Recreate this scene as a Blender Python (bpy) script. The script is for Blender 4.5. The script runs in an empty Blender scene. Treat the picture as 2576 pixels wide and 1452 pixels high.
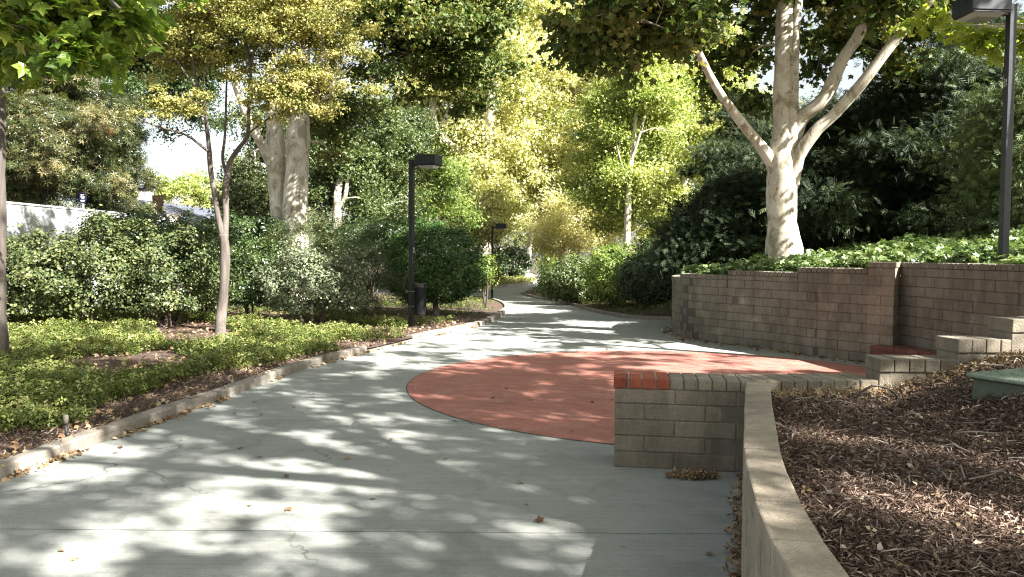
import bpy, bmesh, math, random
import numpy as np
from mathutils import Matrix, Vector
from mathutils.geometry import delaunay_2d_cdt
S = bpy.context.scene
COL = S.collection
rad = math.radians

# ------------------------------------------------------------------ camera
EYE, PITCH, ROLL = 1.65, 2.5, 0.4
cam_d = bpy.data.cameras.new('camera')
cam_d.lens = 28.0; cam_d.sensor_width = 36.0; cam_d.clip_start = 0.05; cam_d.clip_end = 2000
cam = bpy.data.objects.new('camera', cam_d); COL.objects.link(cam)
RC = Matrix.Rotation(rad(90 - PITCH), 3, 'X') @ Matrix.Rotation(rad(ROLL), 3, 'Z')
cam.matrix_world = Matrix.Translation((0, 0, EYE)) @ RC.to_4x4()
S.camera = cam

# ------------------------------------------------------------------ light
SUN = Vector((1.0, -0.7, 1.0)).normalized()          # towards the sun
EL = math.asin(SUN.z); AZ = math.atan2(SUN.x, SUN.y)
world = bpy.data.worlds.new("World"); S.world = world; world.use_nodes = True
wn = world.node_tree
bg = wn.nodes['Background']
sky = wn.nodes.new('ShaderNodeTexSky'); sky.sky_type = 'NISHITA'
sky.sun_disc = False; sky.sun_elevation = EL; sky.sun_rotation = AZ
sky.air_density = 1.0; sky.dust_density = 2.0; sky.ozone_density = 1.0
hs_ = wn.nodes.new('ShaderNodeHueSaturation'); hs_.inputs['Saturation'].default_value = .45
tn_ = wn.nodes.new('ShaderNodeMix'); tn_.data_type = 'RGBA'; tn_.blend_type = 'MULTIPLY'; tn_.inputs[0].default_value = 1; tn_.inputs[7].default_value = (1, 1, .93, 1)
wn.links.new(sky.outputs[0], hs_.inputs['Color']); wn.links.new(hs_.outputs[0], tn_.inputs[6]); wn.links.new(tn_.outputs[2], bg.inputs[0])
bg.inputs[1].default_value = 0.05
sun_d = bpy.data.lights.new('sun', 'SUN'); sun_d.energy = 5.0; sun_d.angle = rad(0.53); sun_d.color = (1, .975, .93)
sun = bpy.data.objects.new('sun', sun_d); COL.objects.link(sun)
sun.rotation_euler = SUN.to_track_quat('Z', 'Y').to_euler(); sun.location = (20, -20, 30)
S.view_settings.view_transform = 'Standard'; S.view_settings.look = 'None'
S.view_settings.gamma = 1; S.view_settings.exposure = 2.5
S.cycles.max_bounces = 7; S.cycles.diffuse_bounces = 4; S.cycles.glossy_bounces = 2
S.cycles.transmission_bounces = 4; S.cycles.transparent_max_bounces = 4
S.cycles.sample_clamp_indirect = 6
S.cycles.filter_width = 1.15
S.cycles.use_denoising = True; S.cycles.denoising_prefilter = 'NONE'

# ------------------------------------------------------------------ pixel -> world (photo measured at 2576 x 1452)
F = 2004.0
def gz(y):
    if y < 18: return 0.0
    if y < 38: return -0.024 * (y - 18)
    if y < 48: return -0.48 + 0.018 * (y - 38)
    return -0.30
def P(X, Y, d):
    v = RC @ Vector(((X - 1288) / F, (726 - Y) / F, -1.0)); v = v * (d / v.y)
    return Vector((v.x, v.y, EYE + v.z))
def G(X, Y, dz=0.0):
    v = RC @ Vector(((X - 1288) / F, (726 - Y) / F, -1.0)); v = v / v.y
    lo, hi = 0.5, 200.0
    for _ in range(60):
        m = (lo + hi) / 2
        if EYE + v.z * m > gz(m) + dz: lo = m
        else: hi = m
    return Vector((v.x * lo, lo, gz(lo) + dz))

# ------------------------------------------------------------------ tagging
def tag(o, label=None, cat=None, group=None, kind=None):
    if label: o['label'] = label
    if cat: o['category'] = cat
    if group: o['group'] = group
    if kind: o['kind'] = kind
    return o
def empty(name, loc, label, cat, group=None, rz=0):
    o = bpy.data.objects.new(name, None); COL.objects.link(o); o.location = loc
    o.rotation_euler[2] = rz; o.empty_display_size = .2
    return tag(o, label, cat, group)
def link(name, me, mat, parent=None, local=False):
    o = bpy.data.objects.new(name, me); COL.objects.link(o)
    if mat is not None: me.materials.append(mat)
    if parent is not None:
        o.parent = parent
        if not local:                       # geometry given in world coordinates
            M = Matrix.Translation(parent.location) @ parent.rotation_euler.to_matrix().to_4x4()
            o.matrix_parent_inverse = M.inverted()
    return o

# ------------------------------------------------------------------ materials
def mat(name):
    m = bpy.data.materials.new(name); m.use_nodes = True
    return m, m.node_tree, m.node_tree.nodes['Principled BSDF']
def N(t, kind, **kw):
    n = t.nodes.new(kind)
    for k, v in kw.items():
        if k.startswith('i_'): n.inputs[k[2:].replace('_', ' ')].default_value = v
        else: setattr(n, k, v)
    return n
def ramp(t, stops, fac=None, interp='LINEAR'):
    r = t.nodes.new('ShaderNodeValToRGB'); r.color_ramp.interpolation = interp
    el = r.color_ramp.elements
    while len(el) < len(stops): el.new(0.5)
    for e, (p, c) in zip(el, stops): e.position = p; e.color = (*c, 1) if len(c) == 3 else c
    if fac is not None: t.links.new(fac, r.inputs[0])
    return r
def noise(t, scale, detail=4, rough=.6, vec=None, dist=0):
    n = N(t, 'ShaderNodeTexNoise'); n.inputs['Scale'].default_value = scale
    n.inputs['Detail'].default_value = detail; n.inputs['Roughness'].default_value = rough
    n.inputs['Distortion'].default_value = dist
    if vec is not None: t.links.new(vec, n.inputs['Vector'])
    return n
def mixc(t, a, b, fac, mode='MIX', f=1.0):
    n = N(t, 'ShaderNodeMix', data_type='RGBA', blend_type=mode)
    n.inputs[0].default_value = f
    if fac is not None: t.links.new(fac, n.inputs[0])
    for s, v in ((6, a), (7, b)):
        if hasattr(v, 'links'): t.links.new(v, n.inputs[s])
        else: n.inputs[s].default_value = (*v, 1)
    return n.outputs[2]
def bump(t, b, h, strength, dist):
    n = N(t, 'ShaderNodeBump'); n.inputs['Strength'].default_value = strength
    n.inputs['Distance'].default_value = dist
    t.links.new(h, n.inputs['Height']); t.links.new(n.outputs[0], b.inputs['Normal'])
    return n
def leafmat(name, cols, rough=.5, spec=.35, trans=.35, tcol=None):
    m, t, b = mat(name)
    a = N(t, 'ShaderNodeAttribute', attribute_name='tint')
    r = ramp(t, [(i / (len(cols) - 1), c) for i, c in enumerate(cols)], a.outputs['Fac'])
    t.links.new(r.outputs[0], b.inputs['Base Color'])
    b.inputs['Roughness'].default_value = rough; b.inputs['Specular IOR Level'].default_value = spec
    tr = N(t, 'ShaderNodeBsdfTranslucent')
    hv = N(t, 'ShaderNodeMix', data_type='RGBA', blend_type='MULTIPLY'); hv.inputs[0].default_value = 1
    t.links.new(r.outputs[0], hv.inputs[6]); hv.inputs[7].default_value = (*(tcol or (1.35, 1.4, .75)), 1)
    t.links.new(hv.outputs[2], tr.inputs[0])
    mx = N(t, 'ShaderNodeMixShader'); mx.inputs[0].default_value = trans
    out = t.nodes['Material Output']
    t.links.new(b.outputs[0], mx.inputs[1]); t.links.new(tr.outputs[0], mx.inputs[2])
    t.links.new(mx.outputs[0], out.inputs[0])
    return m
M = {}
# leaves (base colours)
M['l_syc'] = leafmat('sycamore_leaf', [(.11, .14, .03), (.28, .31, .09), (.50, .48, .2), (.74, .68, .42)], .4, .5, .34)  # raised for sunlit far crowns; pale end paints highlights on leaves
M['l_sycdark'] = leafmat('sycamore_leaf_green', [(.045, .075, .018), (.075, .11, .022), (.14, .15, .035), (.25, .2, .06)], .5, .35, .3)  # darker copy of the sycamore leaf, crown shade put into its colour
M['l_myrtle'] = leafmat('myrtle_leaf', [(.10, .12, .03), (.20, .205, .055), (.36, .325, .105), (.54, .47, .22)], .5, .35, .35)
M['l_maple'] = leafmat('sweetgum_leaf', [(.06, .11, .018), (.11, .18, .025), (.19, .26, .035), (.3, .34, .06)], .45, .35, .45)
M['l_green'] = leafmat('bright_green_leaf', [(.08, .13, .026), (.18, .24, .05), (.34, .39, .1), (.54, .54, .24)], .4, .5, .38)  # brightened too, so sunlight on far trees sits in the colour
M['l_shrub'] = leafmat('shrub_leaf', [(.022, .04, .014), (.042, .062, .02), (.08, .1, .034), (.17, .18, .07)], .42, .32, .2)  # darkened to put the shade on the shrubs into the leaf colour
M['l_grey'] = leafmat('greygreen_leaf', [(.04, .062, .032), (.07, .095, .052), (.12, .145, .082), (.21, .235, .14)], .42, .35, .2)  # lowered likewise, shrub shade kept in the colour
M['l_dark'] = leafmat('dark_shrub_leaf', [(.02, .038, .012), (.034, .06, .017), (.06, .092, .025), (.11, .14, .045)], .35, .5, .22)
M['l_clip'] = leafmat('clipped_shrub_leaf', [(.02, .045, .012), (.035, .075, .017), (.06, .125, .028), (.12, .2, .05)], .4, .35, .25)
M['l_pod'] = leafmat('narrow_leaf', [(.02, .035, .012), (.05, .065, .02), (.12, .12, .045), (.25, .21, .1)], .35, .5, .2)
M['l_con'] = leafmat('juniper_spray', [(.014, .026, .011), (.024, .04, .016), (.045, .066, .028), (.14, .175, .085)], .6, .25, .15)  # last stop painted pale for sunlit sprays on dark foliage
M['l_feather'] = leafmat('feathery_spray', [(.05, .08, .035), (.08, .11, .05), (.12, .16, .07), (.17, .2, .09)], .6, .25, .2)
M['l_cover'] = leafmat('ground_cover_leaf', [(.05, .075, .018), (.09, .12, .028), (.16, .19, .045), (.30, .29, .11)], .45, .35, .3)
M['l_ivy'] = leafmat('ivy_leaf', [(.035, .065, .018), (.075, .125, .035), (.14, .2, .07), (.26, .31, .14)], .35, .5, .22)
M['l_dry'] = leafmat('dry_leaf', [(.13, .075, .04), (.24, .15, .08), (.36, .26, .15), (.5, .41, .27)], .7, .2, .15, (1, .9, .7))
M['l_chip'] = leafmat('mulch_chip', [(.055, .034, .025), (.118, .077, .056), (.21, .148, .112), (.43, .35, .28)], .8, .15, .02, (1, 1, 1))

def bark(name, cols, scale, stretch=.25, bmp=.5, sharp=False):
    m, t, b = mat(name)
    tc = N(t, 'ShaderNodeTexCoord'); mp = N(t, 'ShaderNodeMapping'); mp.inputs['Scale'].default_value = (1, 1, stretch)
    t.links.new(tc.outputs['Object'], mp.inputs[0])
    n = noise(t, scale, 6, .62, mp.outputs[0], .3)
    r = ramp(t, cols, n.outputs['Fac'], 'CONSTANT' if sharp else 'LINEAR')
    n2 = noise(t, scale * 9, 4, .7, mp.outputs[0])
    r2 = ramp(t, [(.3, (.72, .72, .72)), (.75, (1, 1, 1))], n2.outputs['Fac'])
    t.links.new(mixc(t, r.outputs[0], r2.outputs[0], None, 'MULTIPLY', .8), b.inputs['Base Color'])
    b.inputs['Roughness'].default_value = .85
    bump(t, b, n2.outputs['Fac'], bmp, .02)
    return m
def syc_bark():
    m, t, b = mat('sycamore_bark')
    tc = N(t, 'ShaderNodeTexCoord'); mp = N(t, 'ShaderNodeMapping'); mp.inputs['Scale'].default_value = (1, 1, .6); t.links.new(tc.outputs['Object'], mp.inputs[0])
    n = noise(t, 3.0, 6, .62, mp.outputs[0], 1.2); n2 = noise(t, 7.5, 5, .65, mp.outputs[0], .8); n3 = noise(t, 45, 4, .7, mp.outputs[0])
    r = ramp(t, [(.0, (.30, .26, .18)), (.44, (.31, .27, .19)), (.465, (.46, .41, .32)), (.56, (.49, .45, .37)), (.60, (.58, .54, .46))], n.outputs['Fac'])
    r2 = ramp(t, [(.36, (.5, .47, .38)), (.40, (1, 1, 1)), (.64, (1, 1, 1)), (.67, (.72, .66, .52))], n2.outputs['Fac'])
    r3 = ramp(t, [(.3, (.7, .68, .65)), (.6, (1, 1, 1))], n3.outputs['Fac'])
    c = mixc(t, r.outputs[0], r2.outputs[0], None, 'MULTIPLY', 1); c = mixc(t, c, r3.outputs[0], None, 'MULTIPLY', .5)
    t.links.new(c, b.inputs['Base Color']); b.inputs['Roughness'].default_value = .8
    ad = N(t, 'ShaderNodeMath', operation='MULTIPLY_ADD'); ad.inputs[1].default_value = .3; t.links.new(n3.outputs['Fac'], ad.inputs[0]); t.links.new(r2.outputs[0], ad.inputs[2])
    bump(t, b, ad.outputs[0], .5, .015)
    return m
M['b_syc'] = syc_bark()
M['b_grey'] = bark('grey_brown_bark', [(.3, (.065, .052, .042)), (.55, (.12, .098, .082)), (.75, (.19, .16, .135))], 9, .12, .7)
M['b_pale'] = bark('pale_twig_bark', [(.3, (.3, .27, .22)), (.6, (.5, .46, .4))], 8, .2, .3)
M['b_dark'] = bark('dark_bark', [(.3, (.05, .04, .03)), (.6, (.11, .085, .06))], 8, .15, .8)

def concrete():
    m, t, b = mat('path_concrete')
    tc = N(t, 'ShaderNodeTexCoord'); v = tc.outputs['Object']
    n1 = noise(t, .7, 5, .6, v); n2 = noise(t, 60, 3, .7, v)
    mp = N(t, 'ShaderNodeMapping'); mp.inputs['Scale'].default_value = (.6, 28, 1); mp.inputs['Rotation'].default_value = (0, 0, .02)
    t.links.new(v, mp.inputs[0]); n3 = noise(t, 2.2, 5, .7, mp.outputs[0])
    r1 = ramp(t, [(.3, (.255, .265, .24)), (.7, (.325, .33, .30))], n1.outputs['Fac'])
    r2 = ramp(t, [(.3, (.72, .72, .72)), (.65, (1, 1, 1))], n2.outputs['Fac'])
    r3 = ramp(t, [(.28, (.5, .5, .5)), (.58, (1, 1, 1))], n3.outputs['Fac'])
    c = mixc(t, r1.outputs[0], r2.outputs[0], None, 'MULTIPLY', .6)
    c = mixc(t, c, r3.outputs[0], None, 'MULTIPLY', .5)
    n7 = noise(t, 1.9, 7, .72, v, .8); r7 = ramp(t, [(.35, (.74, .73, .7)), (.5, (1, 1, 1)), (.7, (.86, .86, .85))], n7.outputs['Fac'])
    c = mixc(t, c, r7.outputs[0], None, 'MULTIPLY', .75)
    vs_ = N(t, 'ShaderNodeTexVoronoi'); vs_.inputs['Scale'].default_value = 2.1; t.links.new(v, vs_.inputs['Vector'])
    r8 = ramp(t, [(.035, (.62, .6, .57)), (.06, (1, 1, 1))], vs_.outputs['Distance']); c = mixc(t, c, r8.outputs[0], None, 'MULTIPLY', .6)
    nd = noise(t, 1.3, 4, .6, v); vc = N(t, 'ShaderNodeVectorMath', operation='MULTIPLY_ADD'); t.links.new(nd.outputs['Color'], vc.inputs[0]); vc.inputs[1].default_value = (.9, .9, .9); t.links.new(v, vc.inputs[2])
    ck = N(t, 'ShaderNodeTexVoronoi', feature='DISTANCE_TO_EDGE'); ck.inputs['Scale'].default_value = .23; t.links.new(vc.outputs[0], ck.inputs['Vector'])
    rc = ramp(t, [(.0, (.3, .3, .29)), (.0022, (1, 1, 1))], ck.outputs['Distance']); nm = noise(t, .6, 3, .5, v); rm = ramp(t, [(.5, (0, 0, 0)), (.56, (.8, .8, .8))], nm.outputs['Fac'])
    c = mixc(t, c, mixc(t, c, rc.outputs[0], None, 'MULTIPLY', 1), rm.outputs[0])
    # dark specks
    vo = N(t, 'ShaderNodeTexVoronoi'); vo.inputs['Scale'].default_value = 14; t.links.new(v, vo.inputs['Vector'])
    r4 = ramp(t, [(.04, (.35, .33, .3)), (.075, (1, 1, 1))], vo.outputs['Distance'])
    c = mixc(t, c, r4.outputs[0], None, 'MULTIPLY', .6)
    # joints sawn across the path
    sx = N(t, 'ShaderNodeSeparateXYZ'); t.links.new(v, sx.inputs[0])
    n5 = noise(t, 3, 3, .6, v)
    def joint(src, period, off, slope=None):
        a = N(t, 'ShaderNodeMath', operation='MULTIPLY_ADD'); a.inputs[1].default_value = .03; t.links.new(n5.outputs['Fac'], a.inputs[0])
        t.links.new(src, a.inputs[2])
        o = N(t, 'ShaderNodeMath', operation='ADD'); o.inputs[1].default_value = off; t.links.new(a.outputs[0], o.inputs[0])
        pp = N(t, 'ShaderNodeMath', operation='PINGPONG'); pp.inputs[1].default_value = period; t.links.new(o.outputs[0], pp.inputs[0])
        l = N(t, 'ShaderNodeMath', operation='LESS_THAN'); l.inputs[1].default_value = .006; t.links.new(pp.outputs[0], l.inputs[0])
        return l.outputs[0]
    j1 = joint(sx.outputs['Y'], 1.55, -4.665 + 31)
    c = mixc(t, c, (.09, .09, .085), j1)
    t.links.new(c, b.inputs['Base Color']); b.inputs['Roughness'].default_value = .85
    ad = N(t, 'ShaderNodeMath', operation='ADD'); t.links.new(n2.outputs['Fac'], ad.inputs[0]); t.links.new(n3.outputs['Fac'], ad.inputs[1])
    bump(t, b, ad.outputs[0], .35, .006)
    return m
M['concrete'] = concrete()

def block(name, lo, hi, pit=.5):
    m, t, b = mat(name)
    tc = N(t, 'ShaderNodeTexCoord'); v = tc.outputs['Object']
    a = N(t, 'ShaderNodeAttribute', attribute_name='tint')
    r = ramp(t, [(0, lo), (1, hi)], a.outputs['Fac'])
    n1 = noise(t, 5, 5, .65, v); n2 = noise(t, 75, 3, .7, v); n4 = noise(t, 1.1, 4, .6, v)
    r1 = ramp(t, [(.28, (.55, .55, .55)), (.7, (1, 1, 1))], n1.outputs['Fac'])
    r2 = ramp(t, [(.33, (.45, .43, .4)), (.5, (1, 1, 1))], n2.outputs['Fac'])
    r4 = ramp(t, [(.35, (.62, .6, .6)), (.62, (1, 1, 1))], n4.outputs['Fac'])
    c = mixc(t, r.outputs[0], r1.outputs[0], None, 'MULTIPLY', .6)
    c = mixc(t, c, r2.outputs[0], None, 'MULTIPLY', pit)
    c = mixc(t, c, r4.outputs[0], None, 'MULTIPLY', .7)
    mp = N(t, 'ShaderNodeMapping'); mp.inputs['Scale'].default_value = (1, 1, .22); t.links.new(v, mp.inputs[0])
    n5 = noise(t, 5.5, 5, .7, mp.outputs[0]); r5 = ramp(t, [(.42, (1, 1, 1)), (.62, (.5, .47, .44))], n5.outputs['Fac'])
    c = mixc(t, c, r5.outputs[0], None, 'MULTIPLY', .5)
    n6 = noise(t, 2.3, 6, .75, v, .5); r6 = ramp(t, [(.6, (0, 0, 0)), (.72, (.35, .35, .35))], n6.outputs['Fac'])
    c = mixc(t, c, (.52, .48, .42), r6.outputs[0])
    t.links.new(c, b.inputs['Base Color']); b.inputs['Roughness'].default_value = .9
    ad = N(t, 'ShaderNodeMath', operation='ADD'); t.links.new(n2.outputs['Fac'], ad.inputs[0]); t.links.new(n1.outputs['Fac'], ad.inputs[1])
    bump(t, b, ad.outputs[0], .6, .012)
    return m
M['block'] = block('tan_slump_block', (.25, .212, .155), (.32, .275, .205))
M['block_grey'] = block('grey_tan_block', (.20, .18, .135), (.25, .225, .17))
M['cap'] = block('smooth_beige_block', (.40, .335, .25), (.45, .385, .295), .35)
M['curb'] = block('curb_concrete', (.28, .245, .2), (.35, .31, .26), .35)
M['redbrick'] = block('red_brick', (.33, .075, .035), (.46, .12, .06), .3)
M['oldbrick'] = block('dull_red_brick', (.17, .06, .045), (.26, .1, .075), .4)
M['mortar'] = block('mortar', (.10, .088, .075), (.13, .115, .095), .3)
M['mortar_tan'] = block('tan_mortar', (.19, .165, .125), (.22, .19, .15), .3)
M['mortar_pale'] = block('pale_mortar', (.4, .38, .34), (.45, .42, .38), .3)

def soil():
    m, t, b = mat('planting_soil')
    tc = N(t, 'ShaderNodeTexCoord'); v = tc.outputs['Object']
    n1 = noise(t, 22, 6, .75, v); n2 = noise(t, 1.5, 4, .6, v)
    r1 = ramp(t, [(.3, (.028, .018, .012)), (.5, (.075, .045, .03)), (.68, (.17, .105, .07)), (.8, (.27, .19, .13))], n1.outputs['Fac'])
    r2 = ramp(t, [(.3, (.6, .6, .6)), (.7, (1, 1, 1))], n2.outputs['Fac'])
    t.links.new(mixc(t, r1.outputs[0], r2.outputs[0], None, 'MULTIPLY', .7), b.inputs['Base Color'])
    b.inputs['Roughness'].default_value = .95; bump(t, b, n1.outputs['Fac'], .9, .03)
    return m
M['soil'] = soil()

def paving():          # brick rings laid in a circle
    m, t, b = mat('red_brick_paving')
    tc = N(t, 'ShaderNodeTexCoord'); v = tc.outputs['Object']
    sx = N(t, 'ShaderNodeSeparateXYZ'); t.links.new(v, sx.inputs[0])
    ln = N(t, 'ShaderNodeVectorMath', operation='LENGTH'); t.links.new(v, ln.inputs[0])
    at = N(t, 'ShaderNodeMath', operation='ARCTAN2'); t.links.new(sx.outputs['Y'], at.inputs[0]); t.links.new(sx.outputs['X'], at.inputs[1])
    ml = N(t, 'ShaderNodeMath', operation='MULTIPLY'); ml.inputs[1].default_value = 3.4; t.links.new(at.outputs[0], ml.inputs[0])
    cb = N(t, 'ShaderNodeCombineXYZ'); t.links.new(ml.outputs[0], cb.inputs[0]); t.links.new(ln.outputs['Value'], cb.inputs[1])
    def bt(vec, w, h, c1, c2, rot=0):
        br = N(t, 'ShaderNodeTexBrick'); br.inputs['Scale'].default_value = 1
        br.inputs['Brick Width'].default_value = w; br.inputs['Row Height'].default_value = h
        br.inputs['Mortar Size'].default_value = .005; br.inputs['Mortar Smooth'].default_value = .2; br.inputs['Bias'].default_value = 0
        br.inputs['Color1'].default_value = (*c1, 1); br.inputs['Color2'].default_value = (*c2, 1); br.inputs['Mortar'].default_value = (.38, .2, .155, 1)
        mp = N(t, 'ShaderNodeMapping'); mp.inputs['Rotation'].default_value = (0, 0, rot); t.links.new(vec, mp.inputs[0])
        t.links.new(mp.outputs[0], br.inputs['Vector']); return br
    b1 = bt(cb.outputs[0], .1, .2, (.33, .11, .082), (.40, .15, .11))
    b1.offset = 0
    b2 = bt(v, .2, .1, (.325, .108, .08), (.39, .148, .108), .5)
    gt = N(t, 'ShaderNodeMath', operation='GREATER_THAN'); gt.inputs[1].default_value = 3.2; t.links.new(ln.outputs['Value'], gt.inputs[0])
    c = mixc(t, b2.outputs[0], b1.outputs[0], gt.outputs[0])
    n1 = noise(t, 1.3, 5, .6, v); r1 = ramp(t, [(.3, (.72, .72, .72)), (.7, (1, 1, 1))], n1.outputs['Fac'])
    n2 = noise(t, 70, 3, .6, v); r2 = ramp(t, [(.3, (.8, .8, .8)), (.6, (1, 1, 1))], n2.outputs['Fac'])
    c = mixc(t, c, r1.outputs[0], None, 'MULTIPLY', .9); c = mixc(t, c, r2.outputs[0], None, 'MULTIPLY', .8)
    n9 = noise(t, 3.2, 7, .75, v, .6); r9 = ramp(t, [(.5, (0, 0, 0)), (.75, (.45, .45, .45))], n9.outputs['Fac']); c = mixc(t, c, (.42, .3, .26), r9.outputs[0])
    t.links.new(c, b.inputs['Base Color']); b.inputs['Roughness'].default_value = .8
    bump(t, b, n2.outputs['Fac'], .3, .005)
    return m
M['paving'] = paving()

def simple(name, col, rough=.5, spec=.5, metal=0, nscale=None, ncol=None, bmp=0):
    m, t, b = mat(name)
    b.inputs['Base Color'].default_value = (*col, 1); b.inputs['Roughness'].default_value = rough
    b.inputs['Specular IOR Level'].default_value = spec; b.inputs['Metallic'].default_value = metal
    if nscale:
        tc = N(t, 'ShaderNodeTexCoord'); n = noise(t, nscale, 5, .65, tc.outputs['Object'])
        r = ramp(t, [(.35, col), (.7, ncol)], n.outputs['Fac']); t.links.new(r.outputs[0], b.inputs['Base Color'])
        if bmp: bump(t, b, n.outputs['Fac'], bmp, .01)
    return m
M['pole'] = simple('black_pole_paint', (.005, .007, .008), .4, .35, 0, 12, (.012, .014, .016))
M['pole_grey'] = simple('worn_black_paint', (.011, .013, .017), .4, .4, 0, 10, (.026, .03, .038))
M['lens'] = simple('lamp_lens', (.25, .25, .24), .2)
M['bin'] = simple('bin_mesh', (.003, .0035, .004), .6, .15, 0, 40, (.009, .01, .011), .3)
M['steel'] = simple('galvanised_steel', (.35, .35, .33), .35, .5, .8)
M['white'] = simple('white_marks', (.75, .75, .73), .6)
M['bag'] = simple('bin_liner', (.02, .02, .022), .25)
M['fence'] = simple('pale_painted_wall', (.27, .28, .275), .8, .3, 0, 2.5, (.38, .39, .385), .15)
M['roof'] = simple('grey_roof_shingle', (.055, .06, .08), .8, .3, 0, 14, (.12, .125, .145), .5)
M['house'] = simple('house_stucco', (.5, .42, .34), .85, .3, 0, 8, (.6, .52, .44), .2)
M['glass'] = simple('window_glass', (.03, .04, .05), .08, .6)
M['bluesign'] = simple('blue_sign', (.006, .009, .04), .4)
M['utility'] = simple('green_utility_plastic', (.075, .09, .06), .6, .25, 0, 18, (.11, .13, .09), .1)
M['lid'] = simple('sunlit_green_plastic', (.17, .21, .155), .5, .4, 0, 18, (.25, .3, .23), .1)  # lighter copy of the box green, sunlight painted into the lid
M['hose'] = simple('black_hose', (.015, .015, .015), .4)
M['stone'] = simple('pale_rock', (.4, .38, .34), .8, .3, 0, 6, (.6, .58, .54), .5)
M['ground'] = simple('dry_ground', (.05, .045, .03), .95, .2, 0, .6, (.09, .08, .05), .3)
M['brown'] = simple('brown_post', (.13, .075, .05), .8, .3, 0, 9, (.22, .14, .09), .4)
M['redleaf'] = leafmat('rust_leaf', [(.3, .07, .03), (.42, .12, .05), (.5, .18, .08)], .6, .2, .3, (1.2, .9, .6))

# ------------------------------------------------------------------ mesh helpers
def np_mesh(name, verts, faces, tint=None, smooth=False):
    """verts (n,3); faces (m,k) all of one size"""
    me = bpy.data.meshes.new(name)
    verts = np.asarray(verts, np.float32); faces = np.asarray(faces, np.int32)
    m, k = faces.shape
    me.vertices.add(len(verts)); me.vertices.foreach_set('co', verts.ravel())
    me.loops.add(m * k); me.loops.foreach_set('vertex_index', faces.ravel())
    me.polygons.add(m); me.polygons.foreach_set('loop_start', np.arange(0, m * k, k, dtype=np.int32))
    me.polygons.foreach_set('loop_total', np.full(m, k, np.int32))
    if tint is not None:
        a = me.attributes.new('tint', 'FLOAT', 'POINT'); a.data.foreach_set('value', np.asarray(tint, np.float32))
    me.update(calc_edges=True)
    me.polygons.foreach_set('use_smooth', np.full(m, smooth, bool))
    return me

class MB:
    """collects boxes / tubes / prisms into one mesh"""
    def __init__(s): s.v = []; s.f = []; s.t = []
    def add(s, vs, fs, tint=.5):
        k = len(s.v); s.v += [tuple(v) for v in vs]; s.f += [tuple(i + k for i in f) for f in fs]; s.t += [tint] * len(vs)
    def box(s, c, size, rz=0, tint=.5, top=1.0):
        cx, cy, cz = c; a, b_, h = size[0] / 2, size[1] / 2, size[2] / 2
        ca, sa = math.cos(rz), math.sin(rz); vs = []
        for z, k in ((-h, 1), (h, top)):
            for x, y in ((-a, -b_), (a, -b_), (a, b_), (-a, b_)):
                x *= k; y *= k
                vs.append((cx + x * ca - y * sa, cy + x * sa + y * ca, cz + z))
        s.add(vs, [(0, 3, 2, 1), (4, 5, 6, 7), (0, 1, 5, 4), (1, 2, 6, 5), (2, 3, 7, 6), (3, 0, 4, 7)], tint)
    def hexa(s, q, z0, z1, tint=.5, z1b=None):
        """q: four xy corners counter clockwise"""
        vs = [(x, y, z0) for x, y in q] + [(x, y, z1) for x, y in q]
        s.add(vs, [(0, 3, 2, 1), (4, 5, 6, 7), (0, 1, 5, 4), (1, 2, 6, 5), (2, 3, 7, 6), (3, 0, 4, 7)], tint)
    def tube(s, pts, rs, n=10, tint=.5, wob=0, seed=0):
        pts = [Vector(p) for p in pts]; R = random.Random(int(seed))
        rings = []; up = Vector((0, 0, 1)); prev = None
        for i, p in enumerate(pts):
            d = (pts[min(i + 1, len(pts) - 1)] - pts[max(i - 1, 0)]).normalized()
            if prev is None: a = d.orthogonal().normalized()
            else: a = (prev - d * prev.dot(d)).normalized()
            prev = a; b_ = d.cross(a)
            ring = []
            for k in range(n):
                th = 2 * math.pi * k / n
                r = rs[i] * (1 + wob * math.sin(th * 2 + i * .7 + seed) * .6 + wob * R.uniform(-.5, .5))
                ring.append(p + (a * math.cos(th) + b_ * math.sin(th)) * r)
            rings.append(ring)
        vs = [v for r in rings for v in r]; fs = []
        for i in range(len(rings) - 1):
            for k in range(n):
                fs.append((i * n + k, i * n + (k + 1) % n, (i + 1) * n + (k + 1) % n, (i + 1) * n + k))
        fs.append(tuple(range(n))[::-1]); fs.append(tuple((len(rings) - 1) * n + k for k in range(n)))
        s.add(vs, fs, tint)
    def build(s, name, m, parent=None, bevel=0, smooth=False, seg=1, local=False):
        me = bpy.data.meshes.new(name); me.from_pydata(s.v, [], s.f); me.update()
        a = me.attributes.new('tint', 'FLOAT', 'POINT'); a.data.foreach_set('value', np.array(s.t, np.float32))
        if smooth: me.polygons.foreach_set('use_smooth', np.ones(len(me.polygons), bool))
        if bevel:
            bm = bmesh.new(); bm.from_mesh(me)
            bmesh.ops.bevel(bm, geom=bm.edges[:], offset=bevel, segments=seg, affect='EDGES', profile=.6)
            bm.to_mesh(me); bm.free()
        return link(name, me, m, parent, local)

def catmull(pts, sub=6):
    pts = [Vector(p) for p in pts]; out = []
    for i in range(len(pts) - 1):
        p0 = pts[max(i - 1, 0)]; p1 = pts[i]; p2 = pts[i + 1]; p3 = pts[min(i + 2, len(pts) - 1)]
        for k in range(sub):
            t = k / sub
            out.append(.5 * ((2 * p1) + (p2 - p0) * t + (2 * p0 - 5 * p1 + 4 * p2 - p3) * t * t + (3 * p1 - p0 - 3 * p2 + p3) * t ** 3))
    out.append(pts[-1]); return out
def lerp_list(vals, n):
    return list(np.interp(np.linspace(0, 1, n), np.linspace(0, 1, len(vals)), vals))

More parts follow.
